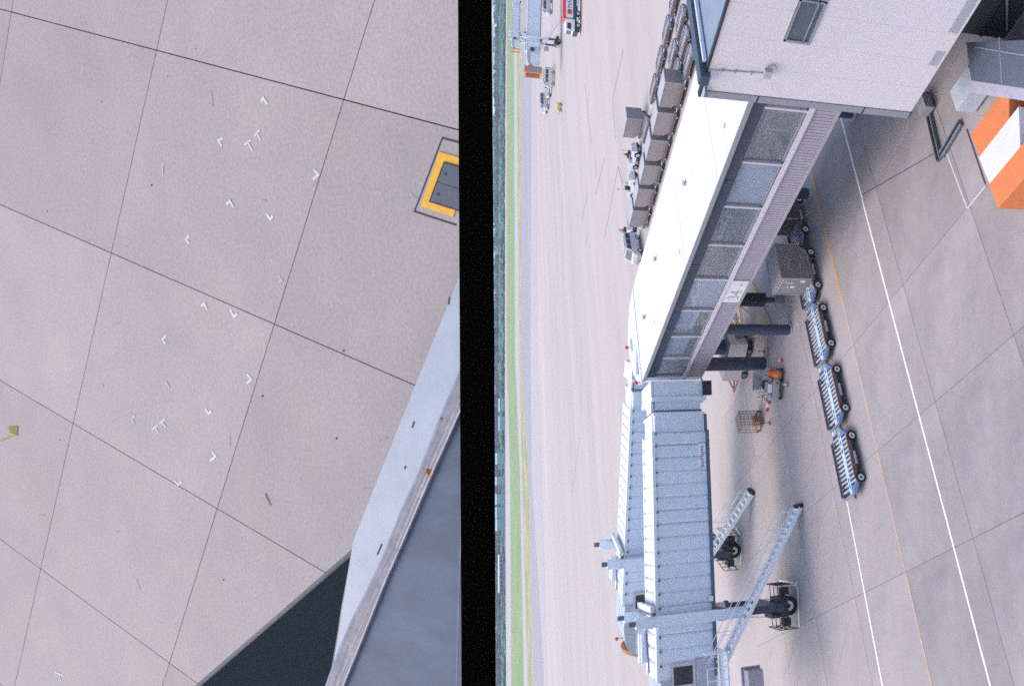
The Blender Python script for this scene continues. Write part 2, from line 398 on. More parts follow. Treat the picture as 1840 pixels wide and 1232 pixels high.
MARKS = [[[2.025,8.489],[1.994,8.528],[1.952,8.431],1],[[1.656,9.353],[1.678,9.267],[1.589,9.298],0.9],[[1.126,7.731],[1.188,7.801],[1.084,7.832],0.7],[[0.964,9.275],[0.928,9.343],[0.89,9.224],1],[[0.707,8.601],[0.776,8.663],[0.74,8.552],1],[[0.574,10.199],[0.612,10.125],[0.515,10.138],1],[[0.018,8.523],[0.087,8.582],[-0.006,8.584],0.45],[[-0.209,9.993],[-0.245,10.067],[-0.288,9.95],1],[[-0.383,9.456],[-0.295,9.512],[-0.344,9.386],1],[[-0.646,10.942],[-0.604,10.856],[-0.71,10.891],1],[[-1.206,10.975],[-1.229,11.028],[-1.277,10.931],0.5],[[-1.129,9.273],[-1.07,9.345],[-1.185,9.366],1],[[-1.582,10.187],[-1.514,10.24],[-1.544,10.112],1],[[-1.714,11.856],[-1.666,11.781],[-1.773,11.819],0.35],[[-2.118,10.148],[-2.065,10.216],[-2.191,10.274],1],[[-2.551,11.023],[-2.503,11.086],[-2.506,10.93],0.8],[[1.482,10.472],[1.498,10.434],[1.37,10.496],0.35]]
TEES = [[[1.564,8.897],[1.604,8.778],[1.585,8.839],[1.477,8.766]],[[1.645,8.702],[1.693,8.611],[1.662,8.659],[1.577,8.608]],[[-1.837,11.418],[-1.765,11.29],[-1.805,11.361],[-1.884,11.292]],[[-1.748,11.25],[-1.684,11.114],[-1.724,11.196],[-1.794,11.114]],[[-5.841,14.873],[-5.852,14.637],[-5.838,14.76],[-5.953,14.743]]]
SPOTS = [[1.264,10.75,0.022],[-1.326,9.104,0.025],[-1.775,7.9,0.022],[-3.748,10.308,0.02],[-2.102,13.748,0.016],[1.115,13.214,0.02],[2.373,11.577,0.012],[2.715,9.567,0.012],[2.491,10.152,0.012],[-0.782,7.632,0.02]]
STROKE = [[-2.538,9.26],[-2.671,9.19]]
LEAF = [[-1.969,15.147],[-1.948,14.864],[-2.096,14.923],[-2.111,15.057],[-2.082,15.164]]
LEAF2 = [[-2.2,15.448],[-2.08,14.951]]
RUST = [[-1.817,5.74],[-1.308,5.517]]
CHIP = [[[-2.601,6.475],[-2.712,6.553]],[[-1.354,5.878],[-1.408,5.907]],[[-0.212,5.297],[-0.27,5.317]],[[-1.79,6.044],[-1.812,6.061]]]
RO = [2.6058,3.4286,12.017]
RU = [0.83643,-0.54211,0.08056]
RV = [0.32101,0.60372,0.72971]
RN = [-0.44422,-0.58449,0.679]
def plane_empty(o):
    m = Matrix((Vector(RU), Vector(RV), Vector(RN))).transposed().to_4x4(); m.translation = Vector(RO)
    o.matrix_world = m
    return o
def clip(poly, cl):
    def area(p): return sum(p[i][0]*p[(i+1) % len(p)][1]-p[(i+1) % len(p)][0]*p[i][1] for i in range(len(p)))
    cl = cl if area(cl) > 0 else cl[::-1]
    out = poly
    for i in range(len(cl)):
        a, b = cl[i], cl[(i+1) % len(cl)]
        def side(p): return (b[0]-a[0])*(p[1]-a[1])-(b[1]-a[1])*(p[0]-a[0])
        new = []
        for k in range(len(out)):
            p, q = out[k], out[(k+1) % len(out)]
            sp, sq = side(p), side(q)
            if sp >= 0: new.append(p)
            if sp*sq < 0:
                t = sp/(sp-sq); new.append((p[0]+t*(q[0]-p[0]), p[1]+t*(q[1]-p[1])))
        out = new
        if len(out) < 3: return None
    return out
ca = structure(MB().prism(CLIP, -.12, -.035), 'close_apron', joint_m)
plane_empty(ca)
O0, G1, G2 = [Vector(p) for p in LAT]
def lat(i, j): return O0+G1*i+G2*j
hp = [Vector(p) for p in PIT]
gdir = G1.normalized()               # pit edges run along the slab joints
pit_poly = [hp[0], hp[1], hp[1]+gdir*1.1, hp[0]+gdir*1.1]
for i in range(-3, 3):
    for j in range(-3, 6):
        e1 = G1.normalized()*.0065; e2 = G2.normalized()*.0065
        q = [lat(i, j)+e1+e2, lat(i+1, j)-e1+e2, lat(i+1, j+1)-e1-e2, lat(i, j+1)+e1-e2]
        q = clip([(p.x, p.y) for p in q], CLIP)
        if not q: continue
        MB().prism(q, -.11, 0).build('slab', concrete_close, ca)
# trimmed concrete lip along the drop
e0, e1 = Vector(EDGE[0]), Vector(EDGE[1]); ed = (e1-e0).normalized(); en = Vector((-ed.y, ed.x))
if en.dot(Vector((-1, -1))) < 0: en = -en
lipq = [e0-ed*3, e1+ed*.6, e1+ed*.6+en*.02, e0-ed*3+en*.02]
MB().prism([(p.x, p.y) for p in lipq], -.10, -.01).build('edge_lip', mat('edge_lip', (0.17, 0.16, 0.19), .8), ca)
# painted marks
def pstrip(p, q, wd, z, m, name='painted_mark', ext=.5):
    p = Vector(p); q = Vector(q); d = (q-p).normalized(); n = Vector((-d.y, d.x))*wd/2; p = p-d*wd*ext
    return [(v.x, v.y) for v in (p-n, q-n, q+n, p+n)]
for c, p, q, k in MARKS:
    m = mat('mark_paint', (.66, .63, .63), .8, var=.2, scale=50) if k > .95 else (worn_paint if k > .6 else faint_paint)
    mb = MB(); mb.sheet(pstrip(c, p, .031, 0, m), .0035); mb.sheet(pstrip(c, q, .031, 0, m), .005)
    mb.build('painted_mark', m, ca)
for a, b, c, d in TEES:
    mb = MB(); mb.sheet(pstrip(a, b, .024, 0, None), .0035); mb.sheet(pstrip(c, d, .024, 0, None), .005)
    mb.build('painted_mark', worn_paint, ca)
for x, y, r in SPOTS:
    MB().sheet([(x+r*.7*cos(t)*random.uniform(.7, 1.2), y+r*.7*sin(t)*random.uniform(.7, 1.2)) for t in [i*pi/4 for i in range(8)]], .004).build('dark_spot', joint_m, ca)
MB().sheet(pstrip(STROKE[0], STROKE[1], .03, 0, None), .004).build('scuff_mark', mat('scuff', (.17, .155, .16), .9), ca)
for k in range(11):
    c = lat(random.uniform(-.8, 1.9), random.uniform(-.6, 3.6)); a = random.uniform(0, pi); L = random.uniform(.05, .22)
    p = (c.x, c.y); q = (c.x+L*cos(a), c.y+L*sin(a))
    if clip([p, q, (q[0], q[1]+.01)], CLIP): MB().sheet(pstrip(p, q, random.uniform(.008, .02), 0, None), .002+k*.0001).build('scuff_mark', mat('faint_scuff', (.31, .285, .28), .9), ca)
# pit with yellow frame and steel cover
pt = thing('pit_hatch', 'dark steel pit cover in a yellow painted frame set into the close concrete', 'hatch')
plane_empty(pt)
def quad_from(a, b, ln): a = Vector(a); b = Vector(b); return [a, b, b+gdir*ln, a+gdir*ln]
gs = -1 if (lat(2, 0)-lat(1, 0)).dot(Vector((1, 0))) > 0 else 1
qq = lambda P, ln: [(v.x, v.y) for v in quad_from(P[0], P[1], ln)]
pq = qq(PIT, .47); pq[2] = tuple(hp[1]+gdir*.57)
mb = MB()
for k in (3, 0, 1):
    mb.sheet(pstrip(pq[k], pq[(k+1) % 4], .018, 0, None), .003+.0007*k)
mb.build('joint_line', joint_m, pt)
mb = MB().prism(qq(PITY, .44), .001, .009); mb.build('frame', yellow_paint, pt)
mb = MB().prism(qq(PITC, .40), .001, .016)
mb2 = MB().prism([(v[0], v[1]) for v in qq(PITC, .40)], 0, .0)
cov = mb.build('cover', hatch_m, pt)
pc = [Vector(v) for v in qq(PITC, .40)]
rim = MB()
for k in range(4): rim.sheet(pstrip(pc[k], pc[(k+1) % 4], .014, 0, None), .0175+.0005*k)
rim.build('cover_joint', dark_m, cov)
mid = [(pc[0]+pc[1])/2, (pc[2]+pc[3])/2]
MB().sheet(pstrip(mid[0], mid[1], .008, 0, None), .018).build('cover_joint', dark_m, cov)
for h in PITH: MB().tube((h[0], h[1], .0165), (h[0], h[1], .019), .017, 8).build('lifting_eye', dark_m, cov)
# fallen leaf
lf = thing('fallen_leaf', 'olive brown dry leaf lying flat on the close concrete slabs', 'leaf'); plane_empty(lf)
mb = MB(); c = sum((Vector(p) for p in LEAF), Vector((0, 0)))/5
mb.add([(c.x, c.y, .035)]+[(p[0], p[1], .008) for p in LEAF], [(0, 1+i, 1+(i+1) % 5) for i in range(5)]); mb.build('blade', leaf_m, lf)
MB().sheet(pstrip(LEAF2[0], LEAF2[1], .03, 0, None), .004).build('stalk', mat('leaf_stalk', (.32, .26, .18), .9), lf)
# wall under the drop, its deep shade put into the dark colour
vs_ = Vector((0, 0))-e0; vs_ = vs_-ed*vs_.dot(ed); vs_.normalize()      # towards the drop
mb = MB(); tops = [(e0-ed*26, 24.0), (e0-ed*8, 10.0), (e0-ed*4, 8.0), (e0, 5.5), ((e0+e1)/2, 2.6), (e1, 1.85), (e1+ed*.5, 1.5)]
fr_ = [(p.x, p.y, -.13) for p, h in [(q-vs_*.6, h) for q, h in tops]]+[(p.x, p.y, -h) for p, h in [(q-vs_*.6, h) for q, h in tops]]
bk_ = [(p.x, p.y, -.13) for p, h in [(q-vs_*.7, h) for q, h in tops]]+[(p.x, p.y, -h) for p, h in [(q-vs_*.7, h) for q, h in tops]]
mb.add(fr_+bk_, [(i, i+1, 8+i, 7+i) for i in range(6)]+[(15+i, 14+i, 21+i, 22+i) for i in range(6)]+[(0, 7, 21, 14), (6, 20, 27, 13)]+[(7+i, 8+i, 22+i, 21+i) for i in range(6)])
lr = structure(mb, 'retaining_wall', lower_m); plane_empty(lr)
# ledge: rounded cap, sealant channel, sheet roof
ld = thing('roof_ledge', 'pale blue painted ledge with rusty sealant channel above the concrete', 'ledge'); plane_empty(ld)
MB().prism(LIGHT, .60, .70).build('cap', ledge_m, ld)
MB().prism(CHAN, .61, .712).build('sealant_channel', chan_m, ld)
sh = MB().prism(PANEL, .60, .67).build('roof_sheet', panel_m, ld)
lp = [Vector(p) for p in CHAN]
left, right = lp[0:11], lp[18:11:-1]
for pts, wd, m in ((left, .03, mat('channel_shade', (.235, .25, .31), .7, var=.25, scale=9)), (right, .014, mat('channel_edge', (.44, .41, .45), .7, var=.2, scale=9))):  # wider bars put the shading beside the channel into a darker colour
    mb = MB()
    for i in range(len(pts)-1): mb.bar((pts[i].x, pts[i].y, .708), (pts[i+1].x, pts[i+1].y, .708), wd, .012)
    mb.build('channel_edge', m, ld)
for s_, m in ((.42, (.27, .25, .26)), (.7, (.37, .33, .32))):
    mb = MB()
    lq = [left[int(round(i*10/6))].lerp(right[i], s_+.05*sin(i*2.1)) for i in range(7)]
    for i in range(6):
        if (i*7+int(s_*10)) % 4: mb.bar((lq[i].x, lq[i].y, .712), (lq[i+1].x, lq[i+1].y, .712), .012+.006*(i % 3), .004)
    mb.build('sealant_streak', mat('sealant%d' % int(s_*100), m, .9, var=.3, scale=14), ld, kind='stuff')
p0, p1, p2 = Vector(PANEL[1]), Vector(PANEL[6]), Vector(PANEL[9])
for k, (a, b) in enumerate(((.25, .9), (.5, .95))):
    a_, b_ = p0.lerp(p2, a), p1.lerp(p2, b)
    MB().sheet(pstrip(a_, b_, .02, 0, None), .672).build('sheet_streak', mat('sheet_streak', (.13, .155, .235), .7, var=.3, scale=3), ld)
for (x, y), r in zip(RUST, (.062, .026)):
    MB().sheet([(x+r*cos(t)*random.uniform(.75, 1.1), y+r*sin(t)*random.uniform(.75, 1.1)) for t in [i*pi/6 for i in range(12)]], .7135).build('rust_stain', rust_spot, ld)
    MB().sheet([(x+r*.5*cos(t)+.006, y+r*.5*sin(t)) for t in [i*pi/5 for i in range(10)]], .7145).build('rust_stain', mat('rust_pit', (.16, .05, .03), .9), ld)
for p, q in CHIP: MB().sheet(pstrip(p, q, .02, 0, None), .7015).build('paint_chip', joint_m, ld)
for k in range(3):
    a = Vector(PANEL[1])+Vector((-.9-.75*k, -.55-.1*k)); 
# black band added to fill the gap between the two views
bt = GAPTOP; bb = GAPBOT
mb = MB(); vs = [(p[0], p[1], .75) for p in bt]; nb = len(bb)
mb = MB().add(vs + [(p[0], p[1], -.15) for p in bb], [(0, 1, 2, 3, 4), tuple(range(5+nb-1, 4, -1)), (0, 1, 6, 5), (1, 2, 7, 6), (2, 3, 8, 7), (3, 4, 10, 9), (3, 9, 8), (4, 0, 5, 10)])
bm_ = mb.build('black_gap_band', black_m); plane_empty(bm_)
tag(bm_, 'long matte black band added for the gap below the close concrete slabs', 'added band')
# ------------------------------------------------------------------ glazed fixed bridge (gate bridge) on navy columns
fb = thing('boarding_bridge', 'long white roofed glazed walkway standing on navy columns, gate 34 plate on its side', 'walkway', (19.4, 16.9, 0))
B0, B1, A0, A1 = 16.9, 41.0, 19.4, 25.7
MB().box(A0-.12, A1+.1, B0, B1+.1, 7.42, 7.56).build('roof', white_m, fb, True)
MB().box(A0+.02, A0+.2, B0, B1, 6.86, 7.40).build('fascia', fascia_m, fb, True)
for k in range(1, 4): MB().box(A0+.012, A0+.03, B0+6*k-.02, B0+6*k+.02, 6.86, 7.42).build('fascia_joint', dark_m, fb, True)
MB().box(A0-.125, A0-.10, B0, B1+.1, 7.38, 7.57).build('roof_edge', grey_trim, fb, True)
MB().box(A0+.06, A0+.3, B0, B1, 4.1, 5.0).build('lower_wall', mauve, fb, True)
mb = MB()
n = int((B1-B0)/.16)
for k in range(n):
    y = B0+.02+k*.16
    if 30.1 < y < 32.15: continue
    mb.box(A0+.042, A0+.062, y, y+.135, 4.12, 4.97)
mb.build('wall_ribs', mauve, fb, True, kind='stuff')
MB().box(A0-.03, A0+.3, B0, B1, 5.0, 5.09).build('sill', mauve_l, fb, True)
MB().box(A0-.01, A0+.05, B0, B1, 5.09, 5.2).build('sill_upstand', mauve_l, fb, True)
MB().box(A0, A1, B0, B1, 3.98, 4.1).build('floor_slab', mauve, fb, True)
MB().box(A0+.3, A1-.2, B0, B1, 4.1, 4.9).build('corridor_floor', floor_m, fb, True)
MB().box(A1-.2, A1, B0, B1, 4.1, 5.2).build('rear_wall', mauve, fb, True)
MB().box(A1-.2, A1, B0, B1, 6.86, 7.4).build('rear_fascia', fascia_m, fb, True)
MB().box(A0, A1, B1-.2, B1, 4.1, 7.4).build('end_wall', metal_l, fb, True)
MULL = [16.9, 18.95, 21.85, 24.6, 27.35, 30.17, 33.1, 35.85, 38.4, 40.8]
blind = {2: 1.0, 5: 1.0}
for i in range(len(MULL)-1):
    y0, y1 = MULL[i]+.07, MULL[i+1]-.07
    wf = MB()
    wf.box(A0+.1, A0+.2, y0, y0+.06, 5.2, 6.86).box(A0+.1, A0+.2, y1-.06, y1, 5.2, 6.86).box(A0+.1, A0+.2, y0, y1, 6.78, 6.86).box(A0+.1, A0+.2, y0, y1, 5.2, 5.27)
    wo = wf.build('window', grey_trim, fb, True)
    MB().box(A0+.14, A0+.15, y0+.06, y1-.06, 5.27, 6.78).build('pane', clear_g, wo, True)
    if i in blind: MB().box(A0+.19, A0+.21, y0+.06, y1-.06, 5.27, 6.78).build('blind', pane_b, wo, True)
    if i in (6, 7, 8): MB().box(A0+.19, A0+.21, y0+.06, y1-(.5 if i == 6 else .1), 5.7+.1*(i == 6), 6.78).build('blind', pane_b, wo, True)
    # rear window
    MB().box(A1-.12, A1-.11, y0, y1, 5.2, 6.86).build('rear_pane', clear_g, fb, True)
    MB().box(A1-.2, A1, y1, y1+.14, 5.2, 6.86).build('rear_mullion', grey_trim, fb, True)
    if i:
        MB().box(A0+.02, A0+.16, MULL[i]-.07, MULL[i]+.03, 5.2, 6.86).build('mullion', mauve_l, fb, True)
        MB().box(A0+.05, A0+.3, MULL[i]+.03, MULL[i]+.075, 5.2, 6.86).build('mullion_shaded_reveal', dark_m, fb, True)  # dark strip: reveal of the mullion with its shadow in the colour
# things seen inside the glazing: handrails, hung white curtain strips, escalator side
for k in range(7): MB().box(21.4+.28*k, 21.55+.28*k, 20.2, 20.26, 4.9, 6.5).build('curtain_strip', pinkw, fb, True)
MB().box(20.6, 20.66, B0, B1, 5.85, 5.92).build('inner_handrail', grey_v, fb, True)
mb = MB()
for k in range(9): mb.box(20.2+.22*k, 20.27+.22*k, 27.8, 29.8, 5.0+.15*k, 5.06+.15*k).box(20.2, 22.1, 27.8+.22*k, 27.86+.22*k, 5.0, 5.05)
mb.build('inner_lattice', grey_trim, fb, True, kind='stuff')
for x, y in ((22.7, 27.2), (23.4, 34.4), (22.2, 38.6)):
    o = MB().tube((x, y, 7.56), (x, y, 7.66), .11, 8).tube((x, y, 7.66), (x, y, 7.69), .16, 8).build('roof_vent', grey_v, fb, True)
for y in (22.9, 28.9, 34.9): MB().box(A0-.1, A1, y-.008, y+.008, 7.56, 7.566).build('roof_seam', grey_v, fb, True)
streak_m = mat('roof_dirt', (.66, .645, .64), .8, var=.05, scale=3)
for y in [18.4+1.5*k for k in range(15)]: MB().box(A0-.1, A1, y-.012, y+.012, 7.56, 7.5625).build('roof_seam', streak_m, fb, True)
for y in (21.2, 29.6, 36.4):
    MB().sheet([(A0+1.2+.12*cos(t), y+.12*sin(t)) for t in [i*pi/5 for i in range(10)]], 7.564).build('roof_drain', grey_trim, fb, True)
for i in (1, 3, 4):
    for yy in (.33, .66):
        y = MULL[i]+(MULL[i+1]-MULL[i])*yy
        MB().box(A0+.9, A0+.96, y-.03, y+.03, 4.9, 6.86).build('inner_post', grey_v, fb, True)
    MB().box(A0+.9, A0+.96, MULL[i]+.1, MULL[i+1]-.1, 6.2, 6.27).build('inner_rail', grey_v, fb, True)
# columns
def column(x, y, r, z1, pad=True):
    c = MB().tube((x, y, 0.02), (x, y, z1), r, 20).build('column', navy, fb, True, smooth=False)
    MB().tube((x, y, 0.005), (x, y, .09), r*1.35, 16).build('base_plate', grey_v, c, True)
    return c
column(19.85, 35.75, .30, 3.98); column(20.0, 40.3, .42, 3.98)
c = column(22.0, 36.1, .16, 3.98); MB().box(21.72, 22.28, 35.8, 36.4, 1.05, 3.98).build('column_casing', dark_m, c, True)
MB().box(21.6, 22.3, 35.75, 36.25, .0, .5).build('column_foot', grey_trim, c, True)
for y in (19.0, 24.0, 30.0): column(24.9, y, .3, 3.98)
# gate plate
sg = MB().box(A0-.02, A0+.03, 30.12, 32.12, 4.13, 4.985).build('gate_plate', white_m, fb, True)
text('gate_number', '34', .86, dark_txt, sg, (A0-.024-19.4, 31.85-16.9, 4.25), (pi/2, 0, -pi/2), .002)
text('gate_arrow', '-', .9, dark_txt, sg, (A0-.024-19.4, 30.62-16.9, 4.27), (pi/2, 0, -pi/2), .002)
# kink lamp and cable at the outer end
MB().tube((19.5, 41.3, 3.9), (19.2, 41.9, 3.7), .06, 6).tube((19.2, 41.9, 3.5), (19.2, 41.9, 3.9), .14, 8).build('flood_lamp', dark_m, fb, True)

# rounded end room where both jet bridges dock
rt = thing('rotunda', 'white round roofed end room joining the glazed walkway to the jet bridges', 'rotunda', (22, 41.5, 0))
pts = [(25.75, 41.12), (25.3, 42.6), (24.55, 43.5), (23.4, 44.25), (22.1, 44.1), (20.9, 43.35), (19.6, 42.2), (19.3, 41.12)]
MB().prism(pts, 7.42, 7.6).build('roof', white_m, rt, True)
MB().prism([(22.2+(p[0]-22.2)*.96, 41.12+(p[1]-41.12)*.96) for p in pts], 4.1, 7.42).build('wall', metal_l, rt, True)
MB().tube((22.3, 42.5, 0.01), (22.3, 42.5, 4.1), .5, 16).build('column', navy, rt, True)
MB().box(22.2, 23.1, 42.9, 43.2, 7.6, 7.72).build('roof_box', metal_b, rt, True)
MB().prism_xz([(20.0, 7.6), (22.0, 7.6), (20.0, 7.8)], 41.6, 41.9).build('roof_fin', metal_b, rt, True)
for i, (x, y, z, l) in enumerate(((22.9, 43.7, 7.6, 'small red lamp at the back edge of the round white roof'), (19.5, 41.7, 7.6, 'small red lamp near the roof corner above the jet bridge joint'))):
    o = thing('warning_lamp', l, 'lamp', (x, y, z), 0, 'red warning lamps')
    MB().tube((0, 0, 0), (0, 0, .12), .05, 6).build('stem', grey_v, o); MB().blob((0, 0, .2), (.13, .13, .12), 8, 5, 0).build('lens', red_m, o)

# ------------------------------------------------------------------ white clad block
bk = thing('clad_block', 'large off white clad building block raised above the apron with a slit window', 'building', (17.5, 16.85, 0))
W, E0, Z0, Z1 = 17.5, 16.85, 2.75, 9.92
for k in range(11):
    y1 = 16.58-1.06*k; y0 = y1-1.06
    for (z0, z1) in (((Z0, Z1),) if y0 >= 14.44 else ((Z0, 7.18), (8.02, Z1))):
        MB().box(W, W+.14, y0+.0025, y1-.0025, z0+.002, z1-.002).build('panel', offwhite, bk, True)
MB().box(W+.1, W+.3, 4.5, 16.6, Z0+.05, Z1-.05).build('inner_wall', grey_trim, bk, True)
MB().box(W+.3, 30, 4.5, 16.8, Z0, Z0+.2).build('soffit', grey_trim, bk, True)
MB().box(W+.02, W+.2, 14.44, 14.62, 7.18, 8.02).build('window_cheek', offwhite, bk, True)
for (y0, y1) in ((13.0, 14.42), (11.5, 12.94), (10.0, 11.44)):
    wn = MB().box(W-.01, W+.06, y0, y0+.05, 7.2, 8.0).box(W-.01, W+.06, y1-.05, y1, 7.2, 8.0).box(W-.01, W+.06, y0, y1, 7.94, 8.0).box(W-.03, W+.06, y0, y1, 7.19, 7.26).box(W-.01, W+.05, y0, y1, 7.4, 7.43).build('window', grey_trim, bk, True)
    MB().box(W+.03, W+.05, y0+.05, y1-.05, 7.24, 7.96).build('pane', mat('slate_pane', (.10, .125, .155), .12, var=.05), wn, True)
# corner trim in three lengths with dark joints
zs = [Z0-.02, 4.45, 8.1, Z1+.02]
for k in range(3): MB().box(W-.02, W+.2, 16.60, 16.86, zs[k]+.03, zs[k+1]-.03).build('corner_trim', grey_trim, bk, True)
for z in zs: MB().box(W-.012, W+.2, 16.61, 16.87, z-.03, z+.03).build('trim_joint', dark_m, bk, True)
MB().box(W-.03, W+.12, 4.5, 16.86, Z1, Z1+.06).build('coping', dark_m, bk, True)
MB().box(W+.12, 30, 4.5, 16.0, Z1-.1, Z1).build('roof', mat('slate_blue_roof', (.24, .29, .38), .6), bk, True)
MB().box(W-.03, W+.2, 16.0, 16.86, Z1-.1, Z1-.02).build('roof_return', metal_b, bk, True)
MB().bar((W-.2, 16.05, 10.0), (30, 15.4, 10.0), .36, .3).build('parapet', mat('parapet_slate', (.05, .075, .12), .5), bk, True)
MB().bar((W+.3, 15.75, 10.0), (30, 15.05, 10.0), .12, .1).build('gutter', metal_l, bk, True)
MB().bar((W+.0, 16.1, 9.95), (W-.1, 16.75, 9.75), .06, .06).build('gutter_bracket', metal_d, bk, True); MB().bar((W+1.6, 16.1, 9.9), (W+1.5, 16.9, 9.6), .04).build('gutter_bracket', metal_d, bk, True)
MB().box(W+2.6, W+2.9, 13.9, 14.2, Z1, Z1+.5).build('roof_fitting', metal_d, bk, True)
MB().box(W+.3, 30, 16.4, 16.8, Z0, Z1-.1).build('end_wall', offwhite, bk, True)
for (y0, y1) in ((14.05, 14.62), (11.9, 13.35)):
    lv = MB()
    for k in range(7): lv.box(W-.012, W+.0, y0, y1, 2.86+.048*k, 2.875+.048*k)
    lv.build('louvre', grey_trim, bk, True)
cm = MB().box(W-.16, W, 15.48, 15.74, 8.02, 8.25).build('lamp_box', grey_v, bk, True)
mb = MB(); pr = None
for k in range(9):
    a = -pi/2+pi*k/8*1.1; q = (W-.05, 15.42-.13*cos(a), 8.1+.14*sin(a)-.05)
    if pr: mb.bar(pr, q, .025)
    pr = q
mb.build('cable_loop', grey_trim, cm, True)
MB().tube((W-.02, 15.66, 8.2), (W-.02, 15.78, Z1), .018, 6).build('conduit', grey_v, bk, True)
for z in (8.6, 9.1, 9.5): MB().box(W-.045, W, 15.66, 15.78, z-.02, z+.02).build('conduit_clip', grey_trim, bk, True)
# recessed service core below
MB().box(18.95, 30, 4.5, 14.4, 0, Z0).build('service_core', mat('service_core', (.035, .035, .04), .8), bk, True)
for z in (.9, 1.7): MB().box(18.87, 18.95, 6, 14.4, z, z+.06).build('core_rail', dark_m, bk, True)
MB().bar((18.9, 10, .2), (18.9, 14, 2.5), .05).bar((18.85, 14, .2), (18.85, 10.5, 2.5), .05).build('core_brace', grey_trim, bk, True)
# ------------------------------------------------------------------ jet bridges
def stair(root, top, foot, width, n, m, name='stair', rails=True, rh=1.0):
    """flight with stringers, separate treads and a railing on both sides, in root's coordinates"""
    t = Vector(top); b = Vector(foot); d = t-b; hd = Vector((d.x, d.y, 0)).normalized(); side = Vector((-hd.y, hd.x, 0))*width/2
    up = Vector((0, 0, 1)); st = None
    for s in (-1, 1):
        o = MB().bar(b+side*s, t+side*s, .06, .2).build('stringer', metal_l, root); st = st or o
    tr = None
    ang = math.atan2(hd.y, hd.x)
    for k in range(n):
        p = b+d*((k+.6)/n)
        if tr is None:
            tr = MB().box(-.11, .10, -width/2+.03, width/2-.03, -.018, .018).box(-.12, -.095, -width/2+.03, width/2-.03, -.05, .02).build('tread', m, root)
            tr.location = p; tr.rotation_euler = (0, 0, ang)
        else: inst(tr, root, p)
    if rails:
        for s in (-1, 1):
            mb = MB(); k0 = 0
            for h in (rh, rh*.55): mb.tube(b+side*s+up*h, t+side*s+up*h, .022, 6)
            for k in range(8):
                p = b+side*s+d*((k+.2)/7.5); mb.tube(p, p+up*rh, .017, 5)
            mb.build('handrail', metal_l, root, kind='stuff')
def jet_bridge(label, loc, ang, stair_foot, stair_top, sign=False, platform=True, vest=True):
    K = .027
    r = thing('jet_bridge', label, 'jet bridge', loc, rad(ang), 'jet bridges at the gate')
    yN, yF, z0, z1 = .40, -2.75, 4.72, 7.83
    X0, X1 = -9.75, 3.0
    tn = MB(K).box(X0, X1, yF+.08, yN-.08, z0+.12, z1-.08).build('tunnel', metal_b, r)
    per = .7; n = int((X1-X0)/per+.5); a_ = math.atan(K)
    sp = MB().prism([(0, 0), (.03, 0), (.10, .045), (.60, .045), (.67, 0), (per, 0), (per, -.03), (0, -.03)], .16, z1-z0-.1).build('side_panel', metal_b, tn)
    rp = MB().prism_xz([(0, 0), (0, .03), (.06, .10), (.2, .135), (.5, .135), (.64, .10), (per-.02, .03), (per-.02, 0)], yF-.05, yN-.22).build('roof_panel', white_m, tn)
    for k in range(n):
        x = X0+per*k
        if k == 0: sp.location = (x, yN-.08, z0+K*x); rp.location = (x, 0, z1-.1+K*x)
        else: inst(sp, tn, (x, yN-.08, z0+K*x)); inst(rp, tn, (x, 0, z1-.1+K*x))
    spf = MB().prism([(0, 0), (.03, 0), (.10, -.045), (.60, -.045), (.67, 0), (per, 0), (per, .03), (0, .03)], .16, z1-z0-.1).build('side_panel', metal_b, tn)
    for k in range(n):
        x = X0+per*k
        if k == 0: spf.location = (x, yF+.08, z0+K*x)
        else: inst(spf, tn, (x, yF+.08, z0+K*x))
    MB(K).box(X0-.05, X1, yN-.24, yN+.04, z1-.1, z1+.07).build('top_rail', metal_l, r)
    MB(K).box(X0-.05, X1, yF-.02, yF+.2, z1-.1, z1+.02).build('top_rail', metal_l, r)
    MB(K).box(X0-.05, X1, yN-.1, yN+.07, z0-.03, z0+.15).build('bottom_rail', metal_d, r)
    MB(K).box(X0-.05, X1, yF-.05, yF+.1, z0-.03, z0+.15).build('bottom_rail', metal_d, r)
    MB(K).box(X0, X1, yF+.1, yN-.1, z0, z0+.1).build('underside', metal_d, r)
    mb = MB(K)
    for k in range(n): mb.box(X0+per*k+.02, X0+per*k+.12, yN+.0, yN+.05, z1-.2, z1-.08)
    mb.build('rail_brackets', metal_d, r, kind='stuff')
    # telescoping inner sections towards the terminal
    def sec(name, xa, xb, dy, dz, m): return MB(K).box(xa, xb, yF+dy, yN-dy, z0+.1+dz, z1-dz).build(name, m, r)
    sec('inner_tunnel', -10.75, X0, .14, .12, metal_b); sec('inner_roof', -10.75, X0, .5, .06, white_m)
    sec('collar', -10.85, -10.7, .05, .05, metal_l)
    sec('inner_tunnel', -11.6, -10.85, .34, .2, metal_b); sec('collar', -11.0, -10.94, .26, .14, metal_d)
    MB(K).box(-10.7, X0, yN-.16, yN+.02, z0+.05, z0+.2).build('bottom_rail', metal_d, r)
    if vest:
        sec('vestibule', -12.6, -11.55, -.0, .08, metal_l); sec('vestibule_collar', -11.7, -11.5, -.1, -.04, metal_b)
        MB(K).box(-12.6, -11.6, yF+.3, yN-.02, z1-.06, z1+.06).build('vestibule_roof', white_m, r)
        MB(K).prism([(-11.6, yN-.1), (-10.9, yN-.3), (-10.9, yN-1.5), (-11.6, yN-1.0)], z1-.02, z1+.05).build('weather_flap', metal_l, r)
        MB(K).box(-12.55, -11.75, yN-.02, yN+.22, z0-.25, z0+.25).build('hinge_box', dark_m, r)
        MB(K).box(-11.55, -11.5, yN-.0, yN+.06, z0+.3, z1-.1).build('drain_pipe', metal_d, r)
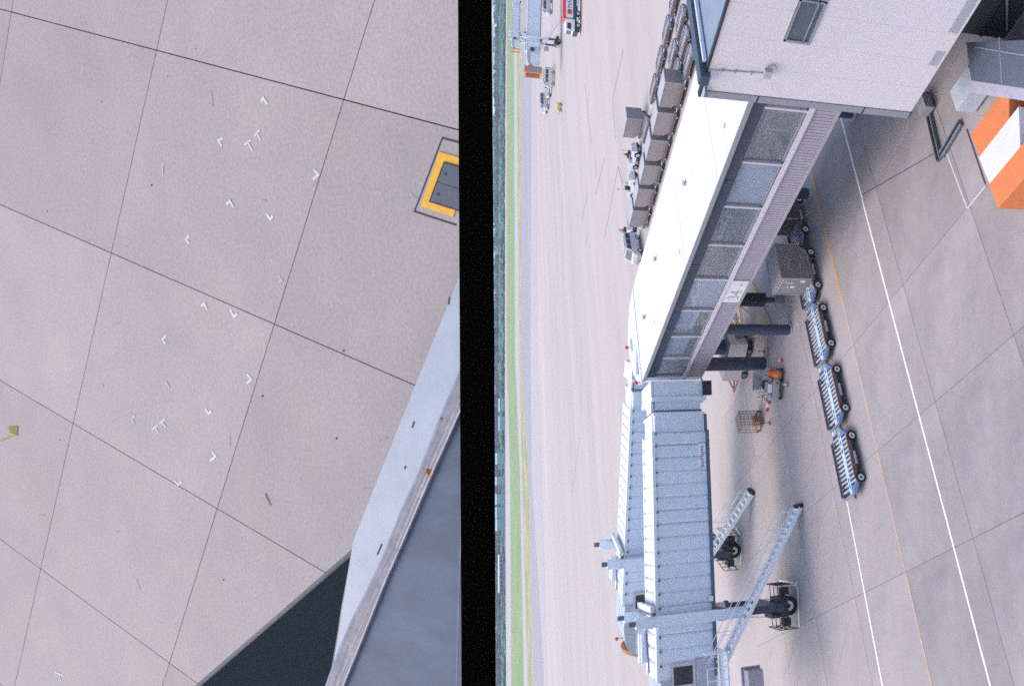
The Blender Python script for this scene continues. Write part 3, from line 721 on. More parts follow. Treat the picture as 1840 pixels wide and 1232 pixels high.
    # lift columns and bogie
    for y in (yN+.32, yF-.30):
        c = MB().box(-.27, .27, y-.2, y+.2, 3.1, 9.0).build('lift_column', metal_l, r)
        MB().box(-.2, .2, y-.15, y+.15, .95, 3.6).build('column_ram', navy, c)
        MB().box(-.24, .3, y-.24, y+.24, 8.15, 8.6).build('drive_box', metal_b, c)
        MB().box(-.12, .12, y-.1, y+.1, 9.0, 9.35).build('column_cap', metal_d, c)
        MB().box(-.33, .33, y-.24, y+.24, 3.0, 3.2).build('column_shoe', metal_d, c)
    MB().box(-.75, -.45, yF-.4, yN+.3, 8.0, 8.2).build('cross_beam', white_m, r)
    MB().box(-.45, -.25, yF-.4, yN+.3, 7.95, 8.12).build('cross_beam', metal_d, r)
    MB().box(-.3, .3, yF-.5, yN+.5, z0-.5, z0-.08).build('carrier_beam', navy, r)
    MB().box(-.5, .5, -.9, .9, .75, 1.15).build('bogie_frame', dark_m, r)
    MB().box(-.22, .22, yF-.5, yN+.55, 1.0, 1.4).build('axle_beam', navy, r)
    MB().box(.3, .55, -.7, .5, 1.15, 1.6).build('drive_motor', dark_m, r)
    MB().bar((-.5, .5, 1.1), (-.45, .62, 3.0), .03).bar((.5, .5, 1.1), (.3, .62, 3.0), .03).build('column_hose', orange_f, r, kind='stuff')
    wheel(r, (0, .18, .52), (0, 1, 0), .52, .34, .52); wheel(r, (0, -.75, .52), (0, 1, 0), .52, .34, .52)
    mb = MB()
    for x in (-1.15, 1.15):
        for z in (.35, .8, 1.25): mb.tube((x, -1.2, z), (x, .75, z), .028, 5)
        for y in (-1.2, -.55, .1, .75): mb.tube((x, y, .2), (x, y, 1.25), .024, 5); mb.tube((x, y, 1.0), (x*.4, y, 1.0), .024, 5)
    mb.build('bogie_guard', dark_m, r, kind='stuff')
    for x in (-.8, .8): MB().box(x-.2, x+.2, .1, .5, .5, .95).build('control_box', dark_m, r)
    # roof plant
    ac = MB(K).box(.9, 2.35, yF-.35, yF+.45, z1-.45, z1+.35).build('roof_plant', metal_b, r); MB(K).box(.88, 2.37, yF-.37, yF+.1, z1+.35, z1+.41).build('plant_lid', white_m, ac)
    MB(K).tube((.7, yF+.5, z1+.1), (2.8, yF+.9, z1+.05), .04, 6).build('roof_pipe', metal_d, r)
    mb = MB(K)
    for k in range(6): mb.bar((2.6+.5*k, yF+1.1, z1), (3.0+.5*k, yF+2.6, z1), .03)
    mb.build('roof_walk_rail', metal_l, r, kind='stuff')
    # cab
    cab = MB(K).box(X1, 6.3, yF-.05, yN-.03, z0-.05, z1-.9).build('cab', metal_b, r)
    arc = [(X1, z1-.12)]+[(4.3+2.1*sin(t), z1-.92+.8*cos(t)) for t in [i*pi/2/7 for i in range(8)]]+[(X1, z1-.92)]
    MB(K).prism_xz(arc, yF-.1, yN+.02).build('cab_roof', mat('cab_roof_grey', (.42, .44, .49), .5), cab)
    ym = (yF+yN)/2
    for k in range(2): MB(K).prism_yz([(ym+(1.15-.06*k)*cos(t), z1-1.45+(1.2-.1*k)*sin(t)) for t in [i*pi/10 for i in range(11)]], 6.42+.17*k, 6.56+.17*k).build('bellows_rib', orange_f, r)
    wn = MB(K).box(2.2, 3.35, yN+.01, yN+.05, 5.9, 7.15).build('window', pinkw, r); MB(K).box(2.34, 3.22, yN+.05, yN+.07, 6.04, 7.04).build('pane', win_d, wn)
    MB(K).box(2.05, 3.6, yN+.0, yN+.02, z0+.1, 5.85).build('door_panel', mat('door_lilac', (.44, .43, .50), .5), r)
    MB(K).box(3.5, 3.62, yN+.0, yN+.04, z0+.1, 7.2).build('door_post', white_m, r)
    if platform:
        MB().box(1.7, 3.6, yN, yN+1.55, z0-.14, z0-.06).build('platform', metal_l, r)
        mb = MB()
        zp = z0-.06
        for (a, b) in (((3.6, yN+1.5), (3.6, yN+.05)), ((1.75, yN+1.5), (1.75, yN+.6)), ((2.4, yN+1.5), (3.6, yN+1.5))):
            for h in (.5, 1.05): mb.tube((a[0], a[1], zp+h), (b[0], b[1], zp+h), .024, 6)
            for t in (0, .5, 1): mb.tube((a[0]+(b[0]-a[0])*t, a[1]+(b[1]-a[1])*t, zp), (a[0]+(b[0]-a[0])*t, a[1]+(b[1]-a[1])*t, zp+1.05), .024, 6)
        mb.build('platform_rail', metal_l, r, kind='stuff')
        MB().box(2.6, 3.4, yN+1.75, yN+2.5, 3.1, 3.9).build('service_cabinet', mauve, r)
        MB().box(2.5, 3.5, yN+1.65, yN+1.76, 3.0, 4.0).build('cabinet_frame', grey_trim, r)
    MB(K).box(-.95, -.7, yN+.06, yN+.14, z0+.1, z0+.35).build('junction_box', metal_l, r)
    stair(r, stair_top, stair_foot, .8, 22, metal_l)
    # small wheels at the stair foot
    fx = Vector(stair_foot)
    MB().tube((fx.x-.05, fx.y-.5, .12), (fx.x-.05, fx.y+.5, .12), .12, 10).build('stair_roller', rubber, r)
    if sign:
        s_ = MB(K).box(-9.05, -7.62, yN+.001, yN+.035, z0+.2, z0+.6).build('maker_plate', mat('plate_white', (.86, .86, .87), .5, var=0), r)
        xx = 0.0
        text('maker_name', 'ShinMaywa', .36, blue_txt, s_, (-7.68, yN+.038, z0+.3+K*-8.3), (pi/2, 0, pi), .002, 'LEFT', .78)
        for xa, xb in ((-8.75, -8.25), (-8.05, -7.7)): MB(K).box(xa, xb, yN+.002, yN+.02, z0+.12, z0+.19).build('data_plate', dark_txt, r)
    return r
jb = jet_bridge('near blue grey jet bridge with a maker plate, ribbed tunnel side and long stair', (6.08, 42.21, 0), 166, (-5.2, 2.05, 0.12), (2.15, 1.35, 4.62), True)
jb2 = jet_bridge('rear jet bridge mostly hidden, its white ribbed roof seen beyond the nearer one', (11.33, 50.92, 0), 147, (-4.55, 2.4, 0.12), (2.6, 1.5, 4.5), False, True)
o = thing('warning_lamp', 'small red lamp on the far cab roof beside the orange bellows', 'lamp', (7.0, 54.7, 7.9), 0, 'red warning lamps')
MB().tube((0, 0, -.3), (0, 0, .12), .05, 6).build('stem', grey_v, o); MB().blob((0, 0, .2), (.13, .13, .12), 8, 5, 0).build('lens', red_m, o)
# ------------------------------------------------------------------ container dollies and containers
def dolly(name, label, loc, rz, group, mb_=dolly_b, mc=dolly_l, mr=roller_m, nr=13, simple=False):
    """x along the train, +y the far side"""
    r = thing(name, label, 'dolly', loc, rz, group)
    L, Wn, Wf, z = 1.52, -.72, .92, .45
    poly = [(-L, Wn+.45), (-L+.4, Wn), (L-.4, Wn), (L, Wn+.45), (L, Wf-.25), (L-.25, Wf), (-L, Wf)]
    MB().prism(poly, z-.16, z-.09).build('deck_tray', dark_m if not simple else grey_trim, r)
    fr = MB()
    for a, b in zip(poly, poly[1:]+poly[:1]): fr.bar((a[0], a[1], z-.06), (b[0], b[1], z-.06), .06, .16)
    fr.build('frame', mat('dolly_frame', (.22, .27, .38), .6, var=.25, scale=6) if not simple else grey_trim, r)
    MB().box(-L+.05, L-.05, -.11, .17, z-.09, z).build('centre_beam', mc, r)
    for x in (-1.15, -.85, .55, .95, 1.3):
        MB().box(x-.1, x+.1, 0.0, .07, z, z+.012).build('slot', dark_m, r)
    ro = None
    for (y0, y1) in ((Wn+.07, -.13), (.19, Wf-.07)):
        for k in range(nr):
            x = -L+.28+k*(2*L-.5)/(nr-1)
            if y1 < 0 and abs(x) > L-.33: continue
            ob = MB().box(-.042, .042, -(y1-y0)/2, (y1-y0)/2, -.07, .01) if ro is None or ro[1] != y0 else None
            if ob: ro = (ob.build('roller', mr, r), y0); ro[0].location = (x, (y0+y1)/2, z-.02)
            else: inst(ro[0], r, (x, (y0+y1)/2, z-.02))
    for s in (-1, 1): MB().prism([(s*(L-.3), Wn+.1), (s*(L-.02), Wn+.42), (s*(L-.02), -.12), (s*(L-.3), -.12)], z-.05, z+.02).build('end_plate', mb_, r)
    MB().box(-L+.1, L-.3, Wf, Wf+.05, z-.1, z+.1).build('side_stop', rust_m, r)
    MB().box(-L+.5, L-.45, Wn-.06, Wn, z-.14, z+.06).build('side_rail', rust_m if not simple else grey_trim, r)
    MB().box(-.35, .25, Wn-.12, Wn-.06, z-.2, z-.1).build('foot_pedal', grey_v, r)
    for x in (-1.0, 1.0):
        for y in (Wn-.04, Wf-.22): wheel(r, (x, y, .235), (0, 1, 0), .235, .14, .62, rim_m, True)
        MB().box(x-.06, x+.06, Wn+.05, Wf-.25, .2, .3).build('axle', dark_m, r)
    MB().tube((L, .55, .32), (L+.55, .62, .3), .045, 8).build('tow_bar', white_m, r)
    MB().tube((-L, .0, .32), (-L-.22, .0, .3), .05, 8).build('hitch', rust_m, r)
    return r
DY = 31.52
xs = [10.52, 13.92, 17.35, 20.7, 24.16]
base = dolly('container_dolly', 'empty blue container dolly at the outer end of the row', (xs[0], DY, 0), pi, 'blue dollies in the service road row')
base.rotation_euler = (0, 0, 0)
lab = [None, 'empty blue container dolly second from the outer end of the row', 'empty blue container dolly beside the middle columns, just outside the container dolly', 'blue container dolly carrying the tapered grey container', 'partly hidden container dolly under the walkway behind the grey container']
for i in range(1, 5): dup(base, (xs[i], DY+.02*i, 0), 0, lab[i])
def container(label, loc, rz, group, w=2.0, d=1.5, h=1.62, lettering=False, m=cont_m, taper=1):
    r = thing('air_container', label, 'container', loc, rz, group)
    s = taper
    prof = [(-w/2*s, 0), (w/2*s-.5*s, 0), (w/2*s, .5), (w/2*s, h), (-w/2*s, h)]
    if s < 0: prof = prof[::-1]
    MB().prism_xz(prof, -d/2, d/2).build('body', m, r)
    for y in (-d/2, d/2):
        for a, b in zip(prof, prof[1:]+prof[:1]): 
            MB().bar((a[0], y, a[1]), (b[0], y, b[1]), .05, .05, (0, 1, 0)).build('edge_rail', cont_d, r)
    for x in (-w/2*s, w/2*s): MB().bar((x, -d/2, h), (x, d/2, h), .05).build('edge_rail', cont_d, r)
    MB().box(-w/2+.06, w/2-.06, -d/2+.06, d/2-.06, h, h+.012).build('roof_skin', cont_d if m is cont_m else cont_w, r)
    for k in (-1, 0, 1): MB().box(k*w/4-.012, k*w/4+.012, -d/2-.012, -d/2, .5, h-.06).build('panel_seam', cont_m, r)
    return r
cg = container('weathered grey air freight container with tapered bottom corner on the dolly row', (21.1, 31.55, .47), 0, 'air freight containers', 2.1, 1.5, 1.68)
text('logo', 'ANA', .42, mat('faded_logo', (.42, .42, .48), .6), cg, (-.55, -.775, 1.06), (pi/2, 0, 0), .003)
for x, zz, wd in ((-.2, .5, .5), (.3, .35, .3)): MB().box(x-wd/2, x+wd/2, -.757, -.75, zz, zz+.05).build('placard', dark_txt, cg)
for (y, z0_, z1_, m) in ((-.35, .85, 1.35, cont_d), (.05, .7, 1.1, white_m), (-.5, .3, .55, white_m)): MB().box(-1.062, -1.05, y-.09, y+.09, z0_, z1_).build('placard', m, cg)
MB().box(-1.066, -1.06, -.03, .13, .95, 1.02).build('placard', blue_txt, cg)
for k in range(6): MB().box(-1.06, -1.05, -.6+.22*k, -.5+.22*k, 1.5, 1.56).build('rivet_plate', white_m, cg)
cg2 = container('dark shaded air container under the walkway behind the lettered grey one', (24.9, 31.6, .47), 0, 'air freight containers', 2.1, 1.5, 1.6, m=mat('shaded_container', (.10, .10, .11), .6, var=.2))  # darker copy of the container grey, the walkway's shade put into it

# far container train, parked across the apron beyond the walkway
gd = dolly('container_dolly', 'grey dolly under the container nearest the parked empty dollies', (50.6, 48.3, 0), pi/2, 'grey dollies beyond the walkway', grey_trim, cont_d, cont_d, 8, True)
cf = container('container on the far train, first after the empty dollies', (50.7, 48.3, .47), pi/2, 'containers on the far train', 2.8, 1.6, 1.5)
MB().box(-1.2, -.95, -.812, -.8, .9, 1.35).build('placard', cont_d, cf); MB().box(-.85, -.6, -.812, -.8, .9, 1.35).build('placard', cont_d, cf); MB().box(.5, .56, -.82, -.8, .2, 1.5).build('door_bar', dark_m, cf); MB().box(-1.45, 1.45, -.815, -.8, .0, .1).build('base_rail', dark_m, cf); MB().box(-.3, .3, -.812, -.8, .3, .42).build('placard', white_m, cf)
n_ = ['second', 'third', 'fourth', 'fifth', 'sixth']
for k in range(5):
    y = 48.3+3.55*(k+1)
    dup(gd, (50.6, y, 0), pi/2, 'grey dolly under the %s container of the far train' % n_[k])
    dup(cf, (50.7, y, .47), pi/2, 'grey container on the far train, %s from the empty dollies' % n_[k])
KIDS = {}
random.seed(11)
for o in [q for q in C.objects if q.get('group') == 'containers on the far train' and q.type == 'EMPTY']:
    for k in range(3): MB().box(-.15, .15, -.83, -.81, -.1, .1).build('label_plate', [cont_d, white_m, blue_txt, cont_w][random.randrange(4)], o).location = (random.uniform(-1.1, 1.1), 0, random.uniform(.35, 1.2))
# small differences between the containers of the train
cw = container('lone grey container on a dolly behind the white tow tractor', (61.0, 63.6, .47), pi/2, 'containers on the far train', 2.9, 1.6, 1.7)
dup(gd, (60.9, 63.6, 0), pi/2, 'grey dolly under the lone container behind the tow tractor')
dup(gd, (58.6, 61.8, 0), pi/2, 'empty grey dolly between the lone container and the far train')
k = 0
sp = [(59.6, 46.2), (59.5, 49.7), (59.4, 53.2), (59.3, 56.7), (55.6, 45.3), (55.4, 48.8), (53.0, 45.2), (52.9, 48.6), (50.4, 44.8)]
wh = ['topmost of the outer line of parked empties', 'second from the top in the outer line of parked empties', 'third from the top in the outer line of parked empties', 'lowest of the outer line of parked empties',
      'front dolly of the middle line of parked empties', 'rear dolly of the middle line of parked empties', 'front dolly of the inner line of parked empties', 'rear dolly of the inner line of parked empties', 'empty dolly in front of the far container train']
for (x, y), l in zip(sp, wh): dup(gd, (x, y, 0), pi/2, 'empty grey dolly, '+l)

# ------------------------------------------------------------------ people (seated drivers)
def seated(label, loc, rz, shirt, hat):
    p = thing('person', label, 'person', loc, rz, 'tractor drivers')
    V = [(0, 0, .0), (0, 0, .22), (0, 0, .42), (0, 0, .55), (0, 0, .64), (0, 0, .76), (0, .21, .46), (.22, .27, .26), (.42, .14, .32), (0, -.21, .46), (.22, -.27, .26), (.42, -.14, .32),
         (.02, .1, 0), (.42, .13, .03), (.5, .13, -.36), (.6, .13, -.4), (.02, -.1, 0), (.42, -.13, .03), (.5, -.13, -.36), (.6, -.13, -.4)]
    E_ = [(0, 1), (1, 2), (2, 3), (3, 4), (4, 5), (2, 6), (6, 7), (7, 8), (2, 9), (9, 10), (10, 11), (0, 12), (12, 13), (13, 14), (14, 15), (0, 16), (16, 17), (17, 18), (18, 19)]
    Rr = [.15, .15, .16, .07, .1, .09, .075, .055, .04, .075, .055, .04, .1, .075, .05, .045, .1, .075, .05, .045]
    me = bpy.data.meshes.new('body'); me.from_pydata(V, E_, []); me.materials.append(shirt)
    o = bpy.data.objects.new('body', me); C.objects.link(o); o.parent = p
    md = o.modifiers.new('skin', 'SKIN')
    if not me.skin_vertices: me.attributes
    sv = me.skin_vertices[0] if me.skin_vertices else None
    if sv:
        for i, q in enumerate(Rr): sv.data[i].radius = (q, q)
        sv.data[0].use_root = True
    o.modifiers.new('sub', 'SUBSURF').levels = 1
    hd = MB().blob((.03, 0, .72), (.1, .085, .12), 10, 7, 0).build('face', skin_m, p, smooth=True)
    MB().tube((.1, 0, .7), (.145, 0, .69), .02, 6, .012).build('nose', skin_m, hd)
    MB().blob((.01, 0, .78), (.125, .11, .09), 10, 6, 0).build('helmet', hat, p, smooth=True)
    MB().box(-.17, .17, -.17, .17, .12, .4).build('vest', orange_m, p)
    return p
# ------------------------------------------------------------------ tow tractors
def tractor(name, label, loc, rz):
    r = thing(name, label, 'tow tractor', loc, rz, 'white tow tractors')
    MB().prism_xz([(-1.45, .4), (1.45, .4), (1.5, .55), (1.45, 1.0), (.5, 1.08), (.42, .72), (-.5, .72), (-.55, 1.0), (-1.45, .95)], -.7, .7).build('body', white_v, r)
    MB().box(-1.5, 1.52, -.72, .72, .3, .42).build('bumper', dark_m, r)
    MB().box(-.5, -.1, -.3, .3, .72, .86).build('seat', dark_m, r); MB().box(-.58, -.46, -.3, .3, .86, 1.3).build('backrest', dark_m, r)
    MB().tube((.42, 0, 1.0), (.2, 0, 1.2), .02, 6).ring((.2, 0, 1.2), (-.6, 0, .5), .2, .16, .03, 12).build('steering_wheel', dark_m, r, kind='stuff')
    for x in (-.95, .98):
        for y in (-.66, .66): wheel(r, (x, y, .36 if x < 0 else .31), (0, 1, 0), .36 if x < 0 else .31, .24, .55)
    for y in (-.5, .5): MB().tube((1.46, y, .72), (1.52, y, .72), .09, 10).build('headlight', rim_m, r)
    MB().box(.5, 1.3, -.45, .45, 1.05, 1.1).build('bonnet_lid', grey_v, r)
    MB().box(-1.4, -.65, -.55, .55, .95, 1.02).build('rear_deck', grey_v, r)
    MB().tube((-1.3, .5, .95), (-1.3, .5, 1.9), .025, 6).tube((-1.3, .5, 1.9), (-1.3, .5, 2.05), .06, 8).build('beacon_mast', orange_m, r, kind='stuff')
    return r
tr = tractor('tow_tractor', 'white tow tractor with driver next to the lone grey container', (60.0, 67.8, 0), pi/2+.05)
dup(tr, (57.9, 70.3, 0), -pi/2+.1, 'white tow tractor standing behind the driven one by the far train')
dup(tr, (54.2, 74.3, 0), pi/2-.05, 'white tow tractor with driver past the last container of the train')
seated('person in orange vest driving the tractor by the lone container', (60.0, 67.6, .92), pi/2, cloth_n, orange_m)
seated('person in red helmet driving the tractor past the last container', (54.2, 74.1, .92), pi/2, mat('grey_cloth', (.3, .33, .33), .9), red_m)
# white van
def van(name, label, loc, rz):
    r = thing(name, label, 'van', loc, rz)
    MB().prism_xz([(-1.9, .35), (1.7, .35), (1.85, .6), (1.8, 1.0), (1.35, 1.15), (.85, 1.8), (-1.85, 1.85), (-1.9, .6)], -.78, .78).build('body', mat('van_grey_white', (.55, .54, .56), .45), r)
    for y in (-.785, .785):
        for (a, b) in ((.25, .95), (-.7, .15), (-1.7, -.8)): MB().prism_xz([(a, 1.18), (b, 1.18), (b-.1 if b > .9 else b, 1.65), (a, 1.65)], y-.006, y+.006).build('side_window', win_d, r)
    MB().add([(1.37, -.68, 1.17), (1.37, .68, 1.17), (.9, .62, 1.76), (.9, -.62, 1.76)], [(0, 1, 2, 3)]).build('windscreen', win_d, r)
    MB().box(-1.915, -1.9, -.62, .62, 1.2, 1.7).build('rear_window', win_d, r)
    for x in (-1.15, 1.15):
        for y in (-.7, .7): wheel(r, (x, y, .3), (0, 1, 0), .3, .18, .6)
    for y in (-.55, .55): MB().box(1.8, 1.86, y-.15, y+.15, .72, .9).build('headlight', rim_m, r); MB().box(-1.92, -1.9, y-.1, y+.1, .8, 1.05).build('tail_light', red_m, r)
    MB().box(-1.95, 1.9, -.74, .74, .3, .42).build('bumper', grey_v, r)
    MB().box(-1.5, .5, -.6, .6, 1.85, 1.9).build('roof_rack', grey_v, r)
    return r
van('service_van', 'small white service van half hidden by the white walkway roof', (50.2, 71.9, 0), pi+.25)
o = thing('tow_bar', 'pale tow bar with a yellow head lying beside the last far container', 'tow bar', (51.2, 69.4, 0), -2.2)
MB().tube((-1.6, 0, .3), (1.4, 0, .3), .06, 8).build('shaft', white_m, o); MB().tube((1.4, 0, .3), (1.75, 0, .3), .16, 10).build('head', yellow_m, o)
for x in (-.6, .2): wheel(o, (x, 0, .15), (0, 1, 0), .15, .1)
# ------------------------------------------------------------------ ground equipment under and beside the walkway
def lattice(p, q, wd, m, r, name='lattice_arm', n=6):
    p = Vector(p); q = Vector(q); d = (q-p).normalized(); s = d.cross(Vector((0, 0, 1))).normalized()*wd/2; u = s.cross(d).normalized()*wd
    mb = MB()
    cs = [s, -s, u*.8]
    for c in cs: mb.tube(p+c, q+c, .035, 6)
    for k in range(n):
        a = p+(q-p)*(k/n); b = p+(q-p)*((k+1)/n)
        mb.tube(a+cs[k % 2], b+cs[(k+1) % 2], .02, 5).tube(a+cs[0], a+cs[1], .02, 5).tube(a+cs[k % 2], b+cs[2], .02, 5)
    return mb.build(name, m, r, True, kind='stuff')
ys = thing('maintenance_stand', 'yellow tubular lattice work stand under the walkway columns', 'work stand', (24.0, 40.5, 0))
lattice((23.2, 41.8, .5), (26.6, 42.3, 3.2), .45, yellow_m, ys, n=9); lattice((24.6, 42.9, .4), (22.2, 42.2, 1.2), .5, yellow_m, ys, n=5)
for p, q in (((21.2, 38.1, .1), (27.0, 40.6, .1)), ((21.2, 38.1, .1), (23.1, 43.1, .1)), ((23.1, 43.1, .1), (27.2, 43.1, .1)), ((27.0, 40.6, .1), (27.2, 43.1, .1)), ((27.0, 40.6, .1), (27.0, 40.6, 2.2)),
             ((27.2, 43.1, .1), (27.2, 43.1, 2.2)), ((27.0, 40.6, 2.2), (27.2, 43.1, 2.2)), ((21.2, 38.1, .1), (26.6, 41.0, 3.2)), ((23.1, 43.1, .1), (26.6, 42.6, 3.2))):
    MB().tube(p, q, .05, 8).build('frame_tube', yellow_m, ys, True)
MB().tube((24.2, 41.6, 1.2), (24.9, 41.9, 1.25), .28, 10).build('winch_drum', mat('winch_red', (.35, .12, .10), .6), ys, True)
MB().bar((23.6, 41.2, 1.1), (25.0, 41.3, 1.1), .3, .12).build('winch_plate', pinkw, ys, True)
MB().bar((24.9, 41.0, 1.0), (24.9, 42.1, 1.4), .25, .1).build('winch_plate', pinkw, ys, True)
for x, y in ((21.2, 38.1), (23.1, 43.1), (27.0, 40.6), (27.2, 43.1)): wheel(ys, (x-24, y-40.5, .12), (0, 1, 0), .12, .08)
gp = thing('ground_power_trailer', 'pinkish white box trailer with slate lid and red tow frame between two columns', 'trailer', (22.0, 43.4, 0), rad(117))
MB().box(-1.6, 1.3, -.8, .8, .45, 1.65).build('body', pinkw, gp); MB().box(-1.65, -.1, -.82, .82, 1.65, 1.8).build('lid', mat('slate_lid', (.10, .13, .19), .5), gp)
MB().box(.2, .9, -.83, -.8, .6, 1.4).build('hatch', mat('pink_hatch', (.5, .38, .38), .6), gp)
for x in (-1, .9):
    for y in (-.72, .72): wheel(gp, (x, y, .24), (0, 1, 0), .24, .14, .5, grey_trim)
for a, b in (((1.3, -.6, .5), (2.9, 0, .4)), ((1.3, .6, .5), (2.9, 0, .4)), ((1.3, -.6, 1.3), (2.6, -.1, .5)), ((1.8, -.4, .46), (1.8, .4, .46))): MB().tube(a, b, .05, 6).build('tow_frame', mat('dull_red', (.42, .12, .09), .6), gp)
MB().box(-.5, .5, -1.5, -.85, .3, .9).build('battery_box', mat('slate_lid', (.1, .13, .19)), gp)
for k in range(4): MB().tube((-1.6-.02*k, .2*k-.3, 1.1), (-2.0, .2*k-.2, .4), .03, 6).build('cable', dark_m, gp)
# chock cart with tubes
cc = thing('chock_cart', 'grey open cart loaded with tubes and chocks below the last column', 'cart', (18.1, 39.3, 0), rad(232))
MB().box(-1.4, 1.4, -.62, .62, .32, .4).build('bed', grey_v, cc)
for x in (-1.4, 1.4): MB().prism_yz([(-.62, .4), (.62, .4), (.62, 1.0 if x < 0 else .7), (-.62, 1.0 if x < 0 else .7)], x-.03, x+.03).build('end_board', cont_d, cc)
for y in (-.6, .6):
    for z in (.7, 1.0): MB().tube((-1.4, y, z), (1.4, y, z-.2), .03, 6).build('side_rail', grey_v, cc)
    for x in (-.7, 0, .7): MB().tube((x, y, .4), (x, y, .85), .025, 6).build('side_post', grey_v, cc)
for k in range(9): MB().tube((-1.2+.1*k, -.45+.11*k, .46+.05*(k % 3)), (1.0+.08*k, -.5+.12*k, .5+.05*((k+1) % 3)), .04, 6).build('tube', [grey_v, cont_d, dark_m][k % 3], cc)
for k in range(3): MB().prism_xz([(-.3+.5*k, .6), (.0+.5*k, .6), (-.15+.5*k, .82)], -.25, .25).build('chock', [dark_m, mauve, white_m][k], cc)
for x in (-1, 1):
    for y in (-.55, .55): wheel(cc, (x, y, .18), (0, 1, 0), .18, .12)
fe = thing('fire_extinguisher', 'orange wheeled fire extinguisher standing beside the tube cart', 'extinguisher', (18.25, 38.15, 0), rad(60))
MB().tube((-.55, 0, .45), (.5, 0, .45), .24, 14).build('cylinder', orange_m, fe); MB().tube((.5, 0, .45), (.72, 0, .45), .1, 10).build('valve', dark_m, fe)
MB().tube((-.55, 0, .45), (-.66, 0, .45), .2, 12, .08).build('cylinder_end', orange_m, fe)
for y in (-.3, .3): wheel(fe, (-.2, y, .2), (0, 1, 0), .2, .08)
for y in (-.18, .18): MB().tube((.3, y, .5), (.95, y, .8), .025, 6).build('handle', orange_m, fe)
for k in range(3): MB().box(-.35+.3*k, -.31+.3*k, -.25, .25, .44, .7).build('strap', red_m, fe)
cn = thing('traffic_cone', 'small red and white cone on the concrete by the tube cart', 'cone', (17.9, 41.1, 0), 0, 'traffic cones')
MB().box(-.13, .13, -.13, .13, 0, .03).build('foot', red_m, cn); MB().tube((0, 0, .03), (0, 0, .4), .09, 10, .02).build('cone_body', mat('cone_red', (.50, .14, .09), .7), cn); MB().tube((0, 0, .12), (0, 0, .3), .075, 10, .05).build('white_band', white_m, cn)
for (x, y), l in zip(((18.9, 37.7), (17.3, 37.5), (16.5, 41.3), (20.8, 40.2), (18.4, 41.7)), ('small red and white cone above the orange extinguisher', 'small red and white cone beside the white painted road line', 'small red and white cone in front of the wire cage trolley', 'small red and white cone next to the yellow stand foot', 'small red and white cone behind the first one by the tube cart')): dup(cn, (x, y, 0), 0, l)
bb_ = thing('barrier_bar', 'short red and white striped bar lying at the end of the tube cart', 'barrier', (17.7, 40.5, 0), rad(-62))
for k in range(6): MB().box(-.9+.3*k, -.6+.3*k, -.07, .07, .0, .16).build('stripe_block', red_m if k % 2 == 0 else white_m, bb_)
# wire cage trolley
ct = thing('cage_trolley', 'brown wire cage trolley with a dark top standing alone on the concrete', 'trolley', (17.25, 42.85, 0), rad(100))
tw = mat('trolley_wire', (.30, .24, .17), .6, var=.2)
for x in (-.45, .45):
    for y in (-.5, .5): MB().tube((x, y, .1), (x, y, 1.45), .025, 6).build('corner_post', tw, ct)
mb = MB()
for z in (.45, .7, .95, 1.2): 
    for x in (-.45, .45): mb.tube((x, -.5, z), (x, .5, z), .014, 5)
    mb.tube((-.45, -.5, z), (.45, -.5, z), .014, 5)
for k in range(1, 5): mb.tube((-.45+.18*k, -.5, .3), (-.45+.18*k, -.5, 1.4), .012, 5); mb.tube((-.45, -.5+.2*k, .3), (-.45, -.5+.2*k, 1.4), .012, 5); mb.tube((.45, -.5+.2*k, .3), (.45, -.5+.2*k, 1.4), .012, 5)
mb.build('wire_mesh', tw, ct, kind='stuff')
MB().box(-.48, .48, -.53, .53, 1.42, 1.47).build('top_tray', mat('tray_brown', (.14, .125, .10), .7), ct); MB().box(-.46, .46, -.5, .5, .26, .3).build('shelf', mat('trolley_red', (.38, .20, .14), .6), ct)
MB().box(-.25, .2, -.3, .2, .3, .5).build('crate', mat('trolley_red', (.38, .2, .14)), ct)
for x in (-.4, .4):
    for y in (-.45, .45): wheel(ct, (x, y, .11), (0, 1, 0), .11, .06)
# L shaped drain channel, striped barrier and parked unit close to the viewer
lc = thing('steel_channel', 'dark ribbed L shaped steel channel lying on the concrete below the block', 'channel', (18.0, 19.0, 0))
for nm, p, q in (('long_arm', (20.9, 18.85), (17.95, 19.2)), ('short_arm', (18.02, 19.0), (18.22, 17.5))):
    p = Vector((*p, .06)); q = Vector((*q, .06))
    o = MB().bar(p, q, .30, .10).build(nm, mat('channel_steel', (.12, .13, .145), .5, var=.15), lc, True)
    d = (q-p).normalized(); s = Vector((-d.y, d.x, 0))
    for k in (-.11, 0, .11): MB().bar(p+s*k+Vector((0, 0, .08)), q+s*k+Vector((0, 0, .08)), .03, .07).build('rib', grey_trim if k else dark_m, o, True)
MB().box(19.9, 20.6, 18.5, 19.0, 0.11, .5).build('end_block', mat('grey_block', (.3, .29, .31)), lc, True)
sb = thing('striped_barrier', 'thick orange and white striped barrier at the foot of the terminal', 'barrier', (14.6, 15.4, 0))
st_d = Vector((-.98, -.19, 0)); 
for k, (x0, x1) in enumerate(((15.25, 16.2), (14.15, 15.25), (13.2, 14.15))):
    MB().prism([(x0, 14.3+.0*(x0-14)), (x1, 13.8), (x1, 16.05), (x0, 16.0)], .0, 1.18-.002*k).build('stripe_block', orange_m if k % 2 == 0 else white_m, sb, True)
pu = thing('ground_unit', 'slate topped lavender equipment unit under the edge of the white block', 'equipment', (18.3, 15.6, 0))
MB().prism([(18.75, 14.75), (17.35, 15.35), (14.6, 13.0), (16.2, 12.25)], .1, 1.25).build('body', mat('lavender_side', (.42, .40, .48), .6), pu, True)
